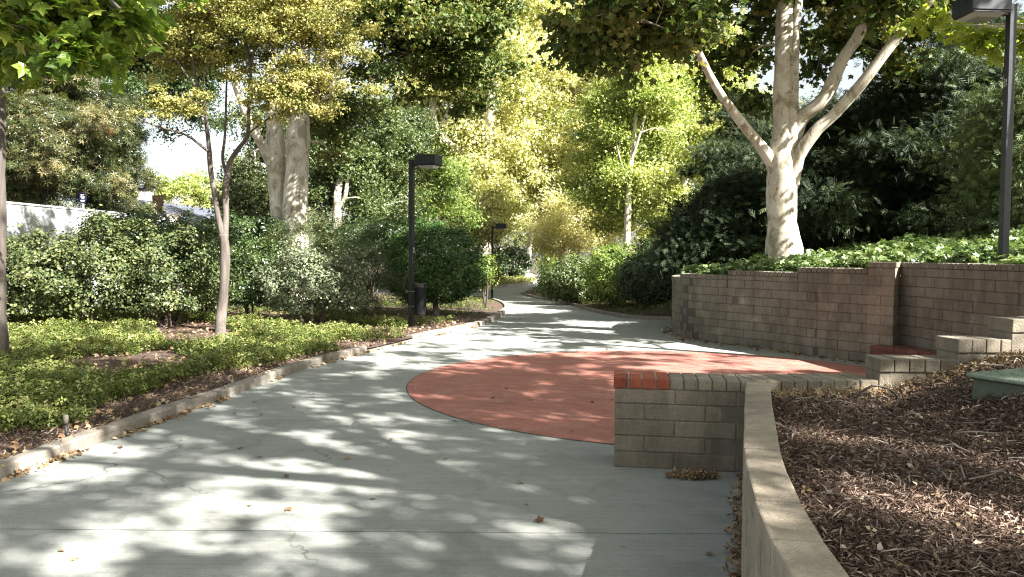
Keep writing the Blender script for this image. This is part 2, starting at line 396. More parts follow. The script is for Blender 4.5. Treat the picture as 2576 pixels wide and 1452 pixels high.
# ------------------------------------------------------------------ leaves
def kite(ang, l, w, z=0.0, base=(0, 0)):
    c, s = math.cos(ang), math.sin(ang); bx, by = base
    f = lambda a, b_, zz: (bx + a * c - b_ * s, by + a * s + b_ * c, zz)
    return [f(0, 0, 0), f(l * .45, w / 2, z), f(l, 0, -z), f(l * .45, -w / 2, z)]
TPL = {}
def tpl(name, kites):
    v = [p for k in kites for p in k]; f = [tuple(range(i * 4, i * 4 + 4)) for i in range(len(kites))]
    TPL[name] = (np.array(v, np.float32), np.array(f, np.int32))
tpl('star', [kite(a, l, .34, .03) for a, l in ((0, .62), (1.15, .52), (-1.15, .52), (2.2, .34), (-2.2, .34))])
tpl('tri', [kite(a, l, .42, .05) for a, l in ((0, .62), (1.3, .5), (-1.3, .5))])
tpl('kite', [kite(0, 1, .62, .06, (-.5, 0))])
tpl('oval', [[(-.5, 0, 0), (-.15, .3, .07), (.25, .27, .07), (.5, 0, 0)], [(-.5, 0, 0), (.5, 0, 0), (.25, -.27, .07), (-.15, -.3, .07)]])
tpl('long', [kite(0, 1, .2, .03, (-.5, 0))])
tpl('sliver', [kite(0, 1, .1, .03, (-.5, 0))])
tpl('whorl', [kite(a, 1, .17, .1) for a in (0, .9, 1.9, 2.9, 3.8, 5.2)])
tpl('sprig', [kite(0, 1, .06), kite(.55, .6, .09, .02, (.12, 0)), kite(-.55, .6, .09, .02, (.2, 0)), kite(.5, .5, .09, .02, (.4, 0)), kite(-.5, .45, .09, .02, (.5, 0)), kite(.35, .35, .08, .02, (.65, 0))])
tpl('trefoil', [kite(a, .5, .34, .04, (math.cos(a) * .05, math.sin(a) * .05)) for a in (0.3, 2.3, 4.4)])

def leaf_mesh(name, C, Nn, size, kind, tint, rng, droop=None):
    V, Fc = TPL[kind]; n = len(C); k = len(V)
    Nn = Nn / (np.linalg.norm(Nn, axis=1, keepdims=True) + 1e-6)
    if droop is None: A = rng.normal(size=(n, 3))
    else: A = droop
    A = A - (A * Nn).sum(1, keepdims=True) * Nn; A /= (np.linalg.norm(A, axis=1, keepdims=True) + 1e-6)
    B = np.cross(Nn, A)
    s = size[:, None, None]
    pts = C[:, None, :] + s * (V[None, :, 0:1] * A[:, None, :] + V[None, :, 1:2] * B[:, None, :] + V[None, :, 2:3] * Nn[:, None, :])
    faces = (Fc[None] + (np.arange(n) * k)[:, None, None]).reshape(-1, Fc.shape[1])
    return np_mesh(name, pts.reshape(-1, 3), faces, np.repeat(tint, k))

def cluster_leaves(rng, cents, radii, per, flat=.6, up=.6, shell=.3, rnd=.55):
    """cents (m,3), radii (m,) -> positions, normals, cluster index"""
    m = len(cents); idx = np.repeat(np.arange(m), per)
    d = rng.normal(size=(len(idx), 3)); d /= np.linalg.norm(d, axis=1, keepdims=True)
    r = np.clip(np.abs(rng.normal(0, .5, len(idx))) + .22, 0, 1.7)
    off = d * r[:, None] * radii[idx][:, None]; off[:, 2] *= flat
    pos = cents[idx] + off
    nrm = d * .4 + np.array([0, 0, up]) + rng.normal(size=pos.shape) * rnd
    return pos, nrm, idx

def env_points(rng, envs):
    """envs: (centre Vector, (rx,ry,rz), count, shell) -> cluster centres"""
    out = []
    for c, r, n, sh in envs:
        d = rng.normal(size=(n, 3)); d /= np.linalg.norm(d, axis=1, keepdims=True)
        q = (sh + (1 - sh) * rng.random(n) ** .6) * (1 + .25 * rng.normal(size=n))
        out.append(np.array(c)[None] + d * q[:, None] * np.array(r)[None])
    return np.concatenate(out)

def tree(name, base, limbs, envs, leaf, label, cat='tree', group=None, seed=1, barkm='b_grey', crad=(.5, .9), per=90,
         size=.14, kind='tri', tw=1.0, flat=.6, up=.6, rnd=.6, trunk_n=14, twigs=1.0, tintb=(.5, .22), wob=.08, droop=0, extra=None, minr=.012, twigmat=None):
    """limbs: list of (points, radii); first is the trunk"""
    rng = np.random.default_rng(seed); R = random.Random(int(seed))
    root = empty(name, base, label, cat, group)
    samples = []
    tm = MB()
    pts = catmull(limbs[0][0], 6); rs = lerp_list(limbs[0][1], len(pts)); tm.tube(pts, rs, trunk_n, wob=wob, seed=seed)
    samples += [(p, r) for p, r in zip(pts, rs)]
    bm_ = tm
    for j, (lp, lr) in enumerate(limbs[1:]):
        p_ = catmull(lp, 6); r_ = lerp_list(lr, len(p_)); bm_.tube(p_, r_, 10, wob=wob, seed=seed + j)
        samples += [(a, b) for a, b in zip(p_, r_)]
    cents = env_points(rng, envs); 
    SP = np.array([tuple(p) for p, r in samples]); SR = np.array([r for p, r in samples])
    order = np.argsort(np.min(np.linalg.norm(cents[:, None] - SP[None], axis=2), axis=1))
    for q in order:
        c = cents[q]
        if R.random() > twigs: continue
        dd = np.linalg.norm(SP - c, axis=1) + np.maximum(0, SP[:, 2] - c[2]) * 1.2 + (SR < .008) * 3
        i = int(np.argmin(dd)); a = Vector(SP[i]); b_ = Vector(c); L = (b_ - a).length
        if L < .15: continue
        mid = (a + b_) / 2 + Vector((R.uniform(-1, 1), R.uniform(-1, 1), R.uniform(-.2, 1))) * L * .14
        r0 = min(SR[i] * .75, .012 + L * .018) * tw; r0 = max(r0, minr)
        pp = catmull([a, mid, b_], 4)
        bm_.tube(pp, lerp_list([r0, max(r0 * .3, .004)], len(pp)), 5, seed=q)
        nw = np.array([tuple(p) for p in pp[2:]]); SP = np.vstack([SP, nw]); SR = np.concatenate([SR, np.linspace(r0 * .8, r0 * .35, len(nw))])
    bm_.build('trunk', M[barkm], root, smooth=True)
    radii = rng.uniform(crad[0], crad[1], len(cents))
    pos, nrm, idx = cluster_leaves(rng, cents, radii, per, flat, up, rnd=rnd)
    ct = rng.normal(0, .17, len(cents))
    tint = np.clip(rng.normal(tintb[0], tintb[1], len(pos)) + ct[idx], 0, 1)
    sz = size * rng.uniform(.65, 1.25, len(pos))
    dr = None
    if droop:
        dr = (pos - cents[idx]); dr[:, 2] -= droop * radii[idx]; dr += rng.normal(size=dr.shape) * .25
    me = leaf_mesh('crown', pos, nrm, sz, kind, tint, rng, dr)
    link('crown', me, M[leaf], root)
    if extra: extra(root, cents, rng)
    return root

def shrub(name, c, r, n, leaf, label, cat='shrub', group=None, seed=1, size=.05, kind='oval', lump=.18, stems=5, zbase=None,
          tintb=(.5, .22), thick=.35, barkm='b_dark', up=.5, nl=48, cr=.3, under=.02, bottom=-1.0):
    """lumpy foliage body: leaf clusters over a displaced ellipsoid, with woody stems"""
    rng = np.random.default_rng(seed); c = Vector(c); R = random.Random(int(seed))
    zb = zbase if zbase is not None else c.z - r[2]
    root = empty(name, (c.x, c.y, zb), label, cat, group)
    st = MB()
    for k in range(stems):
        a = R.uniform(0, 6.28); e = c + Vector((math.cos(a) * r[0] * .55, math.sin(a) * r[1] * .55, R.uniform(-.1, .5) * r[2]))
        b0 = Vector((c.x + math.cos(a) * r[0] * .12, c.y + math.sin(a) * r[1] * .12, zb - .05))
        m_ = (b0 + e) / 2 + Vector((R.uniform(-.1, .1), R.uniform(-.1, .1), .05))
        pp = catmull([b0, m_, e], 4); st.tube(pp, lerp_list([.035, .012], len(pp)), 6, seed=k)
    if stems: st.build('stems', M[barkm], root, smooth=True)
    # sub clusters over the surface
    m = max(10, int(nl * (r[0] * r[2] + r[1] * r[2] + r[0] * r[1])))
    d = rng.normal(size=(m, 3)); d /= np.linalg.norm(d, axis=1, keepdims=True)
    d = d[d[:, 2] > bottom]; m = len(d)
    lumpf = 1 + lump * (np.sin(d[:, 0] * 5 + seed) * np.sin(d[:, 1] * 4 + seed * 2) + .7 * np.sin(d[:, 2] * 6 + d[:, 0] * 7 + seed * 3))
    q = 1 - thick * rng.random(m) ** 1.6
    cents = np.array(c)[None] + d * (q * lumpf)[:, None] * np.array(r)[None]
    per = max(4, n // m); radii = rng.uniform(.6, 1.2, m) * cr
    pos, nrm, idx = cluster_leaves(rng, cents, radii, per, .8, up)
    nrm += d[idx] * .7
    keep = pos[:, 2] > zb + under + .1 * rng.random(len(pos)); pos, nrm, idx = pos[keep], nrm[keep], idx[keep]
    ct = rng.normal(0, .12, m)
    tint = np.clip(rng.normal(tintb[0], tintb[1], len(pos)) + ct[idx], 0, 1)
    me = leaf_mesh('foliage', pos, nrm, size * rng.uniform(.65, 1.3, len(pos)), kind, tint, rng)
    link('foliage', me, M[leaf], root)
    return root

# ------------------------------------------------------------------ polygons / terrain
def resample(poly, step):
    out = []
    for i in range(len(poly) - 1):
        a, b_ = Vector(poly[i][:2]), Vector(poly[i + 1][:2]); n = max(1, int((b_ - a).length / step))
        for k in range(n): out.append(a.lerp(b_, k / n))
    out.append(Vector(poly[-1][:2])); return out
def inside(px, py, poly):
    c = np.zeros(len(px), bool); n = len(poly); j = n - 1
    for i in range(n):
        xi, yi, xj, yj = poly[i][0], poly[i][1], poly[j][0], poly[j][1]
        hit = ((yi > py) != (yj > py)) & (px < (xj - xi) * (py - yi) / (yj - yi + 1e-12) + xi)
        c ^= hit; j = i
    return c
def dist_line(px, py, line):
    best = np.full(len(px), 1e9); arc = np.zeros(len(px)); s0 = 0
    for i in range(len(line) - 1):
        ax, ay = line[i][0], line[i][1]; bx, by = line[i + 1][0], line[i + 1][1]
        dx, dy = bx - ax, by - ay; L2 = dx * dx + dy * dy + 1e-12; L = math.sqrt(L2)
        t = np.clip(((px - ax) * dx + (py - ay) * dy) / L2, 0, 1)
        d = np.hypot(px - ax - t * dx, py - ay - t * dy)
        w = d < best; best = np.where(w, d, best); arc = np.where(w, s0 + t * L, arc); s0 += L
    return best, arc
def sheet(name, poly, zf, m, step_near=.35, kind='structure', pts_extra=None, rough=0.0, seed=0):
    """triangulated surface over a polygon; zf(xs, ys) -> heights"""
    rng = np.random.default_rng(seed)
    poly = [Vector(p[:2]) for p in poly]
    bp = []
    for i in range(len(poly)):
        a, b_ = poly[i], poly[(i + 1) % len(poly)]; L = (b_ - a).length
        st = max(.3, .05 * min(a.length, b_.length)); n = max(1, int(L / st))
        for k in range(n): bp.append(a.lerp(b_, k / n))
    xs = [p.x for p in poly]; ys = [p.y for p in poly]
    gp = []
    y = min(ys)
    while y < max(ys):
        st = max(step_near, .035 * abs(y)); x = min(xs)
        row = np.arange(min(xs), max(xs), st)
        gp.append(np.stack([row + rng.uniform(-.1, .1, len(row)) * st, np.full(len(row), y) + rng.uniform(-.1, .1, len(row)) * st], 1)); y += st
    gp = np.concatenate(gp)
    gp = gp[inside(gp[:, 0], gp[:, 1], poly)]
    dl, _ = dist_line(gp[:, 0], gp[:, 1], poly + [poly[0]])
    gp = gp[dl > .08]
    verts = bp + [Vector(p) for p in gp.tolist()]
    vo, eo, fo, *_ = delaunay_2d_cdt(verts, [], [list(range(len(bp)))], 2, 1e-5)
    A = np.array([(v.x, v.y) for v in vo]); z = zf(A[:, 0], A[:, 1])
    if rough: z = z + rng.normal(0, rough, len(z))
    me = bpy.data.meshes.new(name); me.from_pydata([(a[0], a[1], h) for a, h in zip(A.tolist(), z.tolist())], [], [tuple(f) for f in fo])
    me.update()
    bm = bmesh.new(); bm.from_mesh(me); bmesh.ops.recalc_face_normals(bm, faces=bm.faces[:])
    if bm.faces and sum(f.normal.z for f in bm.faces) < 0: bmesh.ops.reverse_faces(bm, faces=bm.faces[:])
    bm.to_mesh(me); bm.free()
    me.polygons.foreach_set('use_smooth', np.ones(len(me.polygons), bool))
    o = link(name, me, m); 
    if kind: o['kind'] = kind
    return o
GZ = np.vectorize(gz)

# ------------------------------------------------------------------ lay-out of the path
Lpix = [(-420, 1400), (0, 1209), (65, 1188), (188, 1138), (288, 1103), (458, 1041), (552, 1009), (640, 975), (780, 925), (870, 900), (960, 878), (1042, 857), (1130, 838), (1210, 820), (1250, 803), (1276, 785), (1280, 776), (1268, 765), (1240, 756), (1200, 750), (1120, 746)]
LC = [Vector(G(*p)[:2]) for p in Lpix]
LC = [Vector((-4.4, -3.0)), Vector((-4.2, 1.0))] + LC[1:] + [Vector((LC[-1].x - 12, LC[-1].y + 2.0))]
LCs = [Vector(p[:2]) for p in catmull([(p.x, p.y, 0) for p in LC], 5)]
Rpix = [(1690, 805), (1599, 802), (1550, 795), (1501, 785), (1455, 771), (1416, 761), (1371, 753), (1330, 744), (1318, 739), (1340, 733), (1403, 724)]
RCv = [Vector(G(*p)[:2]) for p in Rpix]
RCv = RCv + [Vector((RCv[-1].x + 14, RCv[-1].y + 1.5))]
RCs = [Vector(p[:2]) for p in catmull([(p.x, p.y, 0) for p in RCv], 5)]
FC = [Vector(G(*p)[:2]) for p in ((1120, 730), (1214, 726), (1257, 723), (1300, 720), (1335, 716), (1350, 712))]
FC = [Vector((FC[0].x - 14, FC[0].y - 3))] + FC
FC2 = [Vector(G(*p)[:2]) for p in ((1352, 711), (1346, 706), (1340, 701))]
wallL_pix = [(1700, 822), (1689, 830), (1699, 840), (1730, 852), (1828, 866), (1921, 877), (2049, 896), (2184, 913)]
WL = [Vector(G(*p)[:2]) for p in wallL_pix]
WLs = [Vector(p[:2]) for p in catmull([(p.x, p.y, 0) for p in WL], 6)]
def offset(line, d):
    """shift a 2D line to its left by d"""
    out = []
    for i, p in enumerate(line):
        a = line[max(i - 1, 0)]; b_ = line[min(i + 1, len(line) - 1)]; t = (Vector(b_[:2]) - Vector(a[:2])).normalized()
        out.append(Vector((p[0] - t.y * d, p[1] + t.x * d)))
    return out
class Arc:
    def __init__(s, line):
        s.p = [Vector(q[:2]) for q in line]; s.s = [0]
        for a, b_ in zip(s.p, s.p[1:]): s.s.append(s.s[-1] + (b_ - a).length)
        s.L = s.s[-1]
    def at(s, t, off=0):
        t = max(0, min(s.L, t)); i = 0
        while i < len(s.s) - 2 and s.s[i + 1] < t: i += 1
        a, b_ = s.p[i], s.p[i + 1]; u = (t - s.s[i]) / max(1e-6, s.s[i + 1] - s.s[i])
        d = (b_ - a).normalized(); q = a.lerp(b_, u)
        return Vector((q.x - d.y * off, q.y + d.x * off))
    def near(s, q):
        _, a = dist_line(np.array([q[0]]), np.array([q[1]]), s.p); return float(a[0])

def block_wall(line, thick, z0, secs, ch=.15, bl=.4, cap=.09, capw=.1, gap=.009, over=.012, seed=0, capend=True):
    """front line, body towards its left by thick; secs = [(s0, s1, top)]; returns body, cap and core meshes"""
    R = random.Random(seed); A = Arc(line); body, cp, core = MB(), MB(), MB()
    def hx(mb, a, b_, f, k, za, zb, tint):
        pa, pb = A.at(a, -f), A.at(b_, -f); qa, qb = A.at(a, k), A.at(b_, k)
        mb.hexa([(pa.x, pa.y), (pb.x, pb.y), (qb.x, qb.y), (qa.x, qa.y)], za, zb, tint)
    def course(s0, s1, za, zb, i):
        s = -(bl / 2 if i % 2 else 0)
        while s < s1:
            a, b_ = max(s, s0), min(s + bl, s1)
            if b_ - a > .05:
                j = R.uniform(-.002, .005)
                hx(body, a + gap / 2, b_ - gap / 2, j, thick + R.uniform(-.003, .003), za + gap / 2, zb - gap / 2, R.random())
            s += bl
    nmax = 0
    while True:
        za, zb = z0 + ch * nmax, z0 + ch * (nmax + 1); runs = []
        for s0, s1, top in secs:
            if top - cap >= zb + .05 or abs(top - cap - zb) < 1e-3:
                if runs and abs(runs[-1][1] - s0) < 1e-6: runs[-1][1] = s1
                else: runs.append([s0, s1])
        if not runs: break
        for a_, b__ in runs: course(a_, b__, za, zb, nmax)
        nmax += 1
    for s0, s1, top in secs:
        bt = top - cap; k = 0
        while bt >= z0 + ch * (k + 1) + .05 or abs(bt - z0 - ch * (k + 1)) < 1e-3: k += 1
        if bt - z0 - ch * k > .01: course(s0, s1, z0 + ch * k, bt, k)
        a = s0
        while a < s1 - .02:
            b_ = min(a + capw, s1)
            if s1 - b_ < capw * .4: b_ = s1
            j = R.uniform(-.004, .004)
            hx(cp, a + gap / 2, b_ - gap / 2, over + j, thick + over, bt + gap / 2, top + R.uniform(-.003, .003), R.random()); a = b_
        a = s0
        while a < s1 - 1e-4:
            b_ = min(a + .2, s1); hx(core, a + (.006 if a == s0 else 0), b_ - (.006 if b_ == s1 else 0), -.005, thick - .005, z0, top - .012, .5); a = b_
    return body, cp, core

# ------------------------------------------------------------------ ground sheets
def gplane():
    o = sheet('ground', [(-400, -60), (400, -60), (400, 600), (-400, 600)], lambda x, y: np.full(len(x), -1.3), M['ground'], step_near=20)
gplane()
path = sheet('path', [(-30, -5), (24, -5), (24, 72), (-30, 72)], lambda x, y: GZ(y), M['concrete'], step_near=.8)
disc = MB(); nseg = 120; cx, cy, cr_ = 2.2, 10.1, 3.5
disc.add([(0, 0, 0)] + [(cr_ * math.cos(2 * math.pi * k / nseg), cr_ * math.sin(2 * math.pi * k / nseg), 0) for k in range(nseg)], [(0, k + 1, (k + 1) % nseg + 1) for k in range(nseg)])
brick_paving = disc.build('brick_paving', M['paving'], local=True); brick_paving.location = (cx, cy, .005); brick_paving['kind'] = 'structure'
ring = MB()
for k in range(nseg):
    a0, a1 = 2 * math.pi * k / nseg, 2 * math.pi * (k + 1) / nseg
    v = [(r * math.cos(a), r * math.sin(a), 0) for a in (a0, a1) for r in (cr_ + .001, cr_ + .014)]
    ring.add([v[0], v[1], v[3], v[2]], [(0, 1, 2, 3)], .2)
o = ring.build('paving_joint', M['mortar'], local=True); o.location = (cx, cy, .004); o['kind'] = 'structure'

def z_left(x, y):
    d, _ = dist_line(x, y, LCs)
    return GZ(y) + .06 + np.clip(d - .3, 0, 12) * .022 + .015 * np.sin(x * 2.1) * np.sin(y * 1.7) * np.clip(d * 2, 0, 1)
left_poly = LCs + [Vector((-60, 42)), Vector((-60, -3))]
left_bed = sheet('planting_bed', left_poly, z_left, M['soil'], rough=.006)
def z_far(x, y): 
    d, _ = dist_line(x, y, FC + FC2[1:]); return -.30 + .06 + np.clip(d - .3, 0, 30) * .02 - .18 * np.clip((48 - y) / 6, 0, 1)
far_poly = FC + FC2[1:] + [Vector((1.6, 85)), Vector((-60, 85)), Vector((-60, 44))]
sheet('far_planting_bed', far_poly, z_far, M['soil'], rough=.01)
WR = [Vector((5.97, 12.25)), Vector((6.3, 9.8)), Vector((6.7, 8.0)), Vector((7.3, 6.4))]
WALLTOP = [(0, 1.06), (1.6, 1.14), (3.2, 1.25), (5.2, 1.34), (7.2, 1.42), (12, 1.46)]
WALL_C = offset(WLs, .12) + [Vector((5.95, 12.5))] + offset(WR, .1)
def z_right(x, y):
    dw, aw = dist_line(x, y, WALL_C); dc, _ = dist_line(x, y, RCs)
    hw = np.interp(aw, [q[0] for q in WALLTOP], [q[1] for q in WALLTOP]) + np.clip(dw - .5, 0, 14) * .19
    hc = GZ(y) + .06 + np.clip(dc - .8, 0, 9) * .16
    w = (1 / (dw + .05) ** 2) / (1 / (dw + .05) ** 2 + 1 / (dc + .05) ** 2)
    return hw * w + hc * (1 - w) + .03 * np.sin(x * 1.3) * np.sin(y * 1.1) * np.clip(dc, 0, 1) * np.clip(dw, 0, 1)
right_poly = [Vector((40, 6.4)), Vector((60, 20)), Vector((60, 49))] + RCs[::-1] + [Vector((4.1, 19.2))] + WALL_C
right_bed = sheet('sloping_bed', right_poly, z_right, M['soil'], rough=.006)
sheet('far_right_bed', [(3.6, 53), (16, 51.5), (60, 50.5), (60, 90), (4.2, 90)], lambda x, y: np.full(len(x), -.2) + np.clip(x - 4, 0, 10) * .05, M['soil'], rough=.01)
CW = [(1.775, 5.96), (1.57, 5.31), (1.33, 4.5), (1.10, 3.7), (.935, 2.97), (.855, 2.45), (.80, 1.9), (.775, 1.2), (.80, .2), (.9, -1.2)]
CWs = [Vector(p[:2]) for p in catmull([(a, b_, 0) for a, b_ in CW], 4)]
CWr = offset(CWs, .17)                      # right edge (line runs towards the camera, its left is +x)
FW = [Vector((.80, 6.13)), Vector((1.78, 5.985)), Vector((2.82, 6.09)), Vector((3.4, 6.06)), Vector((6.0, 6.25)), Vector((7.6, 6.3))]
def z_mulch(x, y):
    side = np.clip(x - 2.8, 0, 6)
    return .585 + .30 * np.clip(side, 0, .8) + .14 * np.clip(side - .8, 0, 6) - .012 * np.clip(5.5 - y, 0, 6) * np.clip(x - 1.5, 0, 1) + .15 * np.exp(-((x - 3.5) ** 2 + (y - 4.85) ** 2) / .35) + .018 * np.sin(x * 5.1 + 1) * np.sin(y * 4.3)
CWi = offset(CWs, .1)
mulch_poly = [Vector((1.9, 6.1))] + CWi[1:] + [Vector((9, -1.2)), Vector((9, 6.33))] + [Vector((p.x, p.y + .05)) for p in FW[::-1][0:-2]]
mulch_bed = sheet('mulch_bed', mulch_poly, z_mulch, M['soil'], step_near=.12, rough=.007)

# kerbs
def kerb(name, line, s0, s1, w, h, unit, seed=0, zoff=0, m='curb', bev=.012):
    R = random.Random(seed); A = Arc(line); mb = MB(); s = s0
    while s < s1 - .05:
        e = min(s + unit * R.uniform(.9, 1.1), s1); k = s
        tn = R.random(); dz = R.uniform(-.004, .004); n = max(1, int((e - s) / .35))
        for q in range(n):
            a = s + (e - s) * q / n + (.006 if q == 0 else 0); b_ = s + (e - s) * (q + 1) / n - (.006 if q == n - 1 else 0)
            pa, pb, qa, qb = A.at(a), A.at(b_), A.at(a, w), A.at(b_, w)
            za, zb = gz(pa.y), gz(pb.y)
            vs = [(pa.x, pa.y, za - .1), (pb.x, pb.y, zb - .1), (qb.x, qb.y, zb - .1), (qa.x, qa.y, za - .1)]
            c = .014
            pa2, pb2 = A.at(a, c), A.at(b_, c)
            vs += [(pa2.x, pa2.y, za + h + dz), (pb2.x, pb2.y, zb + h + dz), (qb.x, qb.y, zb + h + dz), (qa.x, qa.y, za + h + dz)]
            pm, pn = A.at(a, .001), A.at(b_, .001)
            vs += [(pm.x, pm.y, za + h - .018 + dz), (pn.x, pn.y, zb + h - .018 + dz)]
            fs = [(0, 1, 9, 8), (8, 9, 5, 4), (4, 5, 6, 7), (2, 3, 7, 6)]
            if q == 0: fs.append((0, 8, 4, 7, 3))
            if q == n - 1: fs.append((1, 2, 6, 5, 9))
            mb.add(vs, fs, tn)
        s = e
    o = mb.build(name, M[m]); o['kind'] = 'structure'; return o
AL = Arc(LCs)
sa, sb = AL.near(G(925, 887)), AL.near(G(1040, 858))
kerb('kerb', LCs, 0, sa, .13, .105, 1.25, 3)
kerb('kerb', LCs, sb, AL.near(G(1235, 810)), .15, .10, .36, 4)
kerb('kerb', LCs, AL.near(G(1235, 810)), AL.L, .15, .11, 1.3, 5)
kerb('kerb', RCs[::-1], 0, Arc(RCs).L, -.14, .09, 1.6, 6)
kerb('kerb', FC + FC2[1:], 0, Arc(FC).L + 3, .2, .14, .5, 7)
pad = MB(); A_ = AL; n = 8
for k in range(n):
    a, b_ = sa + (sb - sa) * k / n, sa + (sb - sa) * (k + 1) / n
    p0, p1, q0, q1 = A_.at(a, -.02), A_.at(b_, -.02), A_.at(a, .42), A_.at(b_, .42)
    pad.hexa([(p0.x, p0.y), (p1.x, p1.y), (q1.x, q1.y), (q0.x, q0.y)], -.05, .02 + .05 * math.sin(math.pi * (k + .5) / n) * 0 + .012, .8)
o = pad.build('concrete_apron', M['curb']); o['kind'] = 'structure'

# ------------------------------------------------------------------ walls
AW = Arc(WLs)
br = [0, AW.near(G(1715, 846)), AW.near(G(1828, 866)), AW.near(G(2005, 889)), AW.L]
secs = [(br[0], br[1], 1.19), (br[1], br[2], 1.28), (br[2], br[3], 1.37), (br[3], br[4], 1.46)]
rw = empty('retaining_wall', (4.6, 14.5, 0), 'long curved tan block retaining wall with stepped top and a pillar, holding the ivy slope', 'retaining wall')
b1, c1, k1 = block_wall(WLs, .2, 0.0, secs, .15, .4, .085, .1, seed=1)
b1.build('block_face', M['block_grey'], rw, bevel=.005); c1.build('coping', M['block_grey'], rw, bevel=.006); k1.build('mortar_core', M['mortar'], rw)
b2, c2, k2 = block_wall(WR, .2, 0.0, [(0, Arc(WR).L, 1.56)], .15, .4, .085, .1, seed=2)
b2.build('block_face', M['block_grey'], rw, bevel=.005); c2.build('coping', M['block_grey'], rw, bevel=.006); k2.build('mortar_core', M['mortar'], rw)
pl = MB(); R = random.Random(5)
PQ = [Vector((5.495, 12.29)), Vector((5.735, 11.93)), Vector((6.01, 12.30)), Vector((5.77, 12.66))]
def quad_part(q, u0, u1, v0, v1):
    f = lambda u, v: (q[0].lerp(q[1], u)).lerp(q[3].lerp(q[2], u), v)
    return [tuple(f(a, b_)) for a, b_ in ((u0, v0), (u1, v0), (u1, v1), (u0, v1))]
zc = 0; i = 0
while zc < 1.45:
    z1 = min(zc + .15, 1.475)
    if 1.475 - z1 < .05: z1 = 1.475
    if i % 2: cuts = [(0, .985, 0, .5), (0, .985, .5, 1)]
    else: cuts = [(0, .5, 0, 1), (.5, 1, 0, 1)]
    for u0, u1, v0, v1 in cuts:
        pl.hexa(quad_part(PQ, u0 + .012, u1 - .012, v0 + .008, v1 - .008), zc + .005, z1 - .005, R.random())
    zc = z1; i += 1
for k in range(4): pl.hexa(quad_part(PQ, k / 4 + .01 - .02, (k + 1) / 4 - .01 + .02 * (k == 3), -.03, 1), 1.48, 1.562, R.random())
pl.hexa(quad_part(PQ, .03, .97, .03, .97), 0, 1.55, .1)
tag(pl.build('pillar', M['block'], rw, bevel=.005))

fw = empty('low_block_wall', (2.8, 6.2, 0), 'low tan block wall with red brick end, stepping up towards the right beside the stairs', 'low wall')
AF = Arc(FW); x1, x2, x3 = AF.near((2.82, 6.09)), AF.near((3.40, 6.06)), AF.near((3.83, 6.09))
b3, c3, k3 = block_wall(FW, .36, 0.0, [(0, x1, .70)], .125, .46, .085, .105, seed=3, over=.008, gap=.006)
# red units at the left end of the coping
nred = 4
redc, rest = MB(), MB()
for q in range(len(c3.v) // 8):
    vs = c3.v[q * 8:q * 8 + 8]; tgt = redc if q < nred else rest
    if q < nred: vs = [(v[0] - (.012 if q == 0 else 0) , v[1], v[2]) for v in vs]
    tgt.add(vs, [(0, 3, 2, 1), (4, 5, 6, 7), (0, 1, 5, 4), (1, 2, 6, 5), (2, 3, 7, 6), (3, 0, 4, 7)], c3.t[q * 8])
b3.build('block_body', M['block'], fw, bevel=.006); rest.build('coping', M['block'], fw, bevel=.01, seg=2)
tag(redc.build('red_coping', M['redbrick'], fw, bevel=.009, seg=2), 'red brick coping at the left end')
k3.build('mortar_core', M['mortar_tan'], fw)
mk = MB()
for q in range(nred - 1):
    p = AF.at(.105 * (q + 1), -.004); mk.hexa([tuple(AF.at(.105 * (q + 1) - .006, -.001)), tuple(AF.at(.105 * (q + 1) + .006, -.001)), tuple(AF.at(.105 * (q + 1) + .006, .366)), tuple(AF.at(.105 * (q + 1) - .006, .366))], .62, .696, .5)
mk.build('pale_joints', M['mortar_pale'], fw)
b4, c4, k4 = block_wall(FW, .26, 0.0, [(x1, x2, .865), (x2, x3, 1.02), (x3, x3 + .5, 1.175), (x3 + .5, x3 + 1.0, 1.33), (x3 + 1.0, AF.L, 1.48)], .15, .4, .105, .115, seed=4, over=.014, gap=.007)
b4.build('block_body', M['block'], fw, bevel=.008); c4.build('coping', M['block'], fw, bevel=.008, seg=2); k4.build('mortar_core', M['mortar_tan'], fw)

cw = empty('curved_low_wall', (1.2, 3.7, 0), 'long smooth beige garden wall curving towards the viewer along the mulch bed', 'garden wall')
b5, c5, k5 = block_wall(CWs, .165, 0.0, [(0.0, Arc(CWs).L, .70)], .12, .4, .10, .43, seed=6, over=.004, gap=.005)
b5.build('block_body', M['cap'], cw, bevel=.004); c5.build('coping', M['cap'], cw, bevel=.008, seg=2); k5.build('mortar_core', M['mortar_tan'], cw)

st = empty('brick_steps', (6.1, 10.8, 0), 'dull red brick steps at the foot of the retaining wall beside its pillar', 'steps')
SL = [Vector((5.44, 12.04)), Vector((5.93, 11.15)), Vector((6.12, 9.5)), Vector((6.3, 8.0))]
b6, c6, k6 = block_wall(SL, .5, 0.0, [(0, Arc(SL).L, .30)], .072, .2, .07, .2, seed=7, gap=.008, over=.004)
b6.build('riser', M['oldbrick'], st, bevel=.003); c6.build('tread', M['oldbrick'], st, bevel=.003); k6.build('mortar_core', M['mortar'], st)

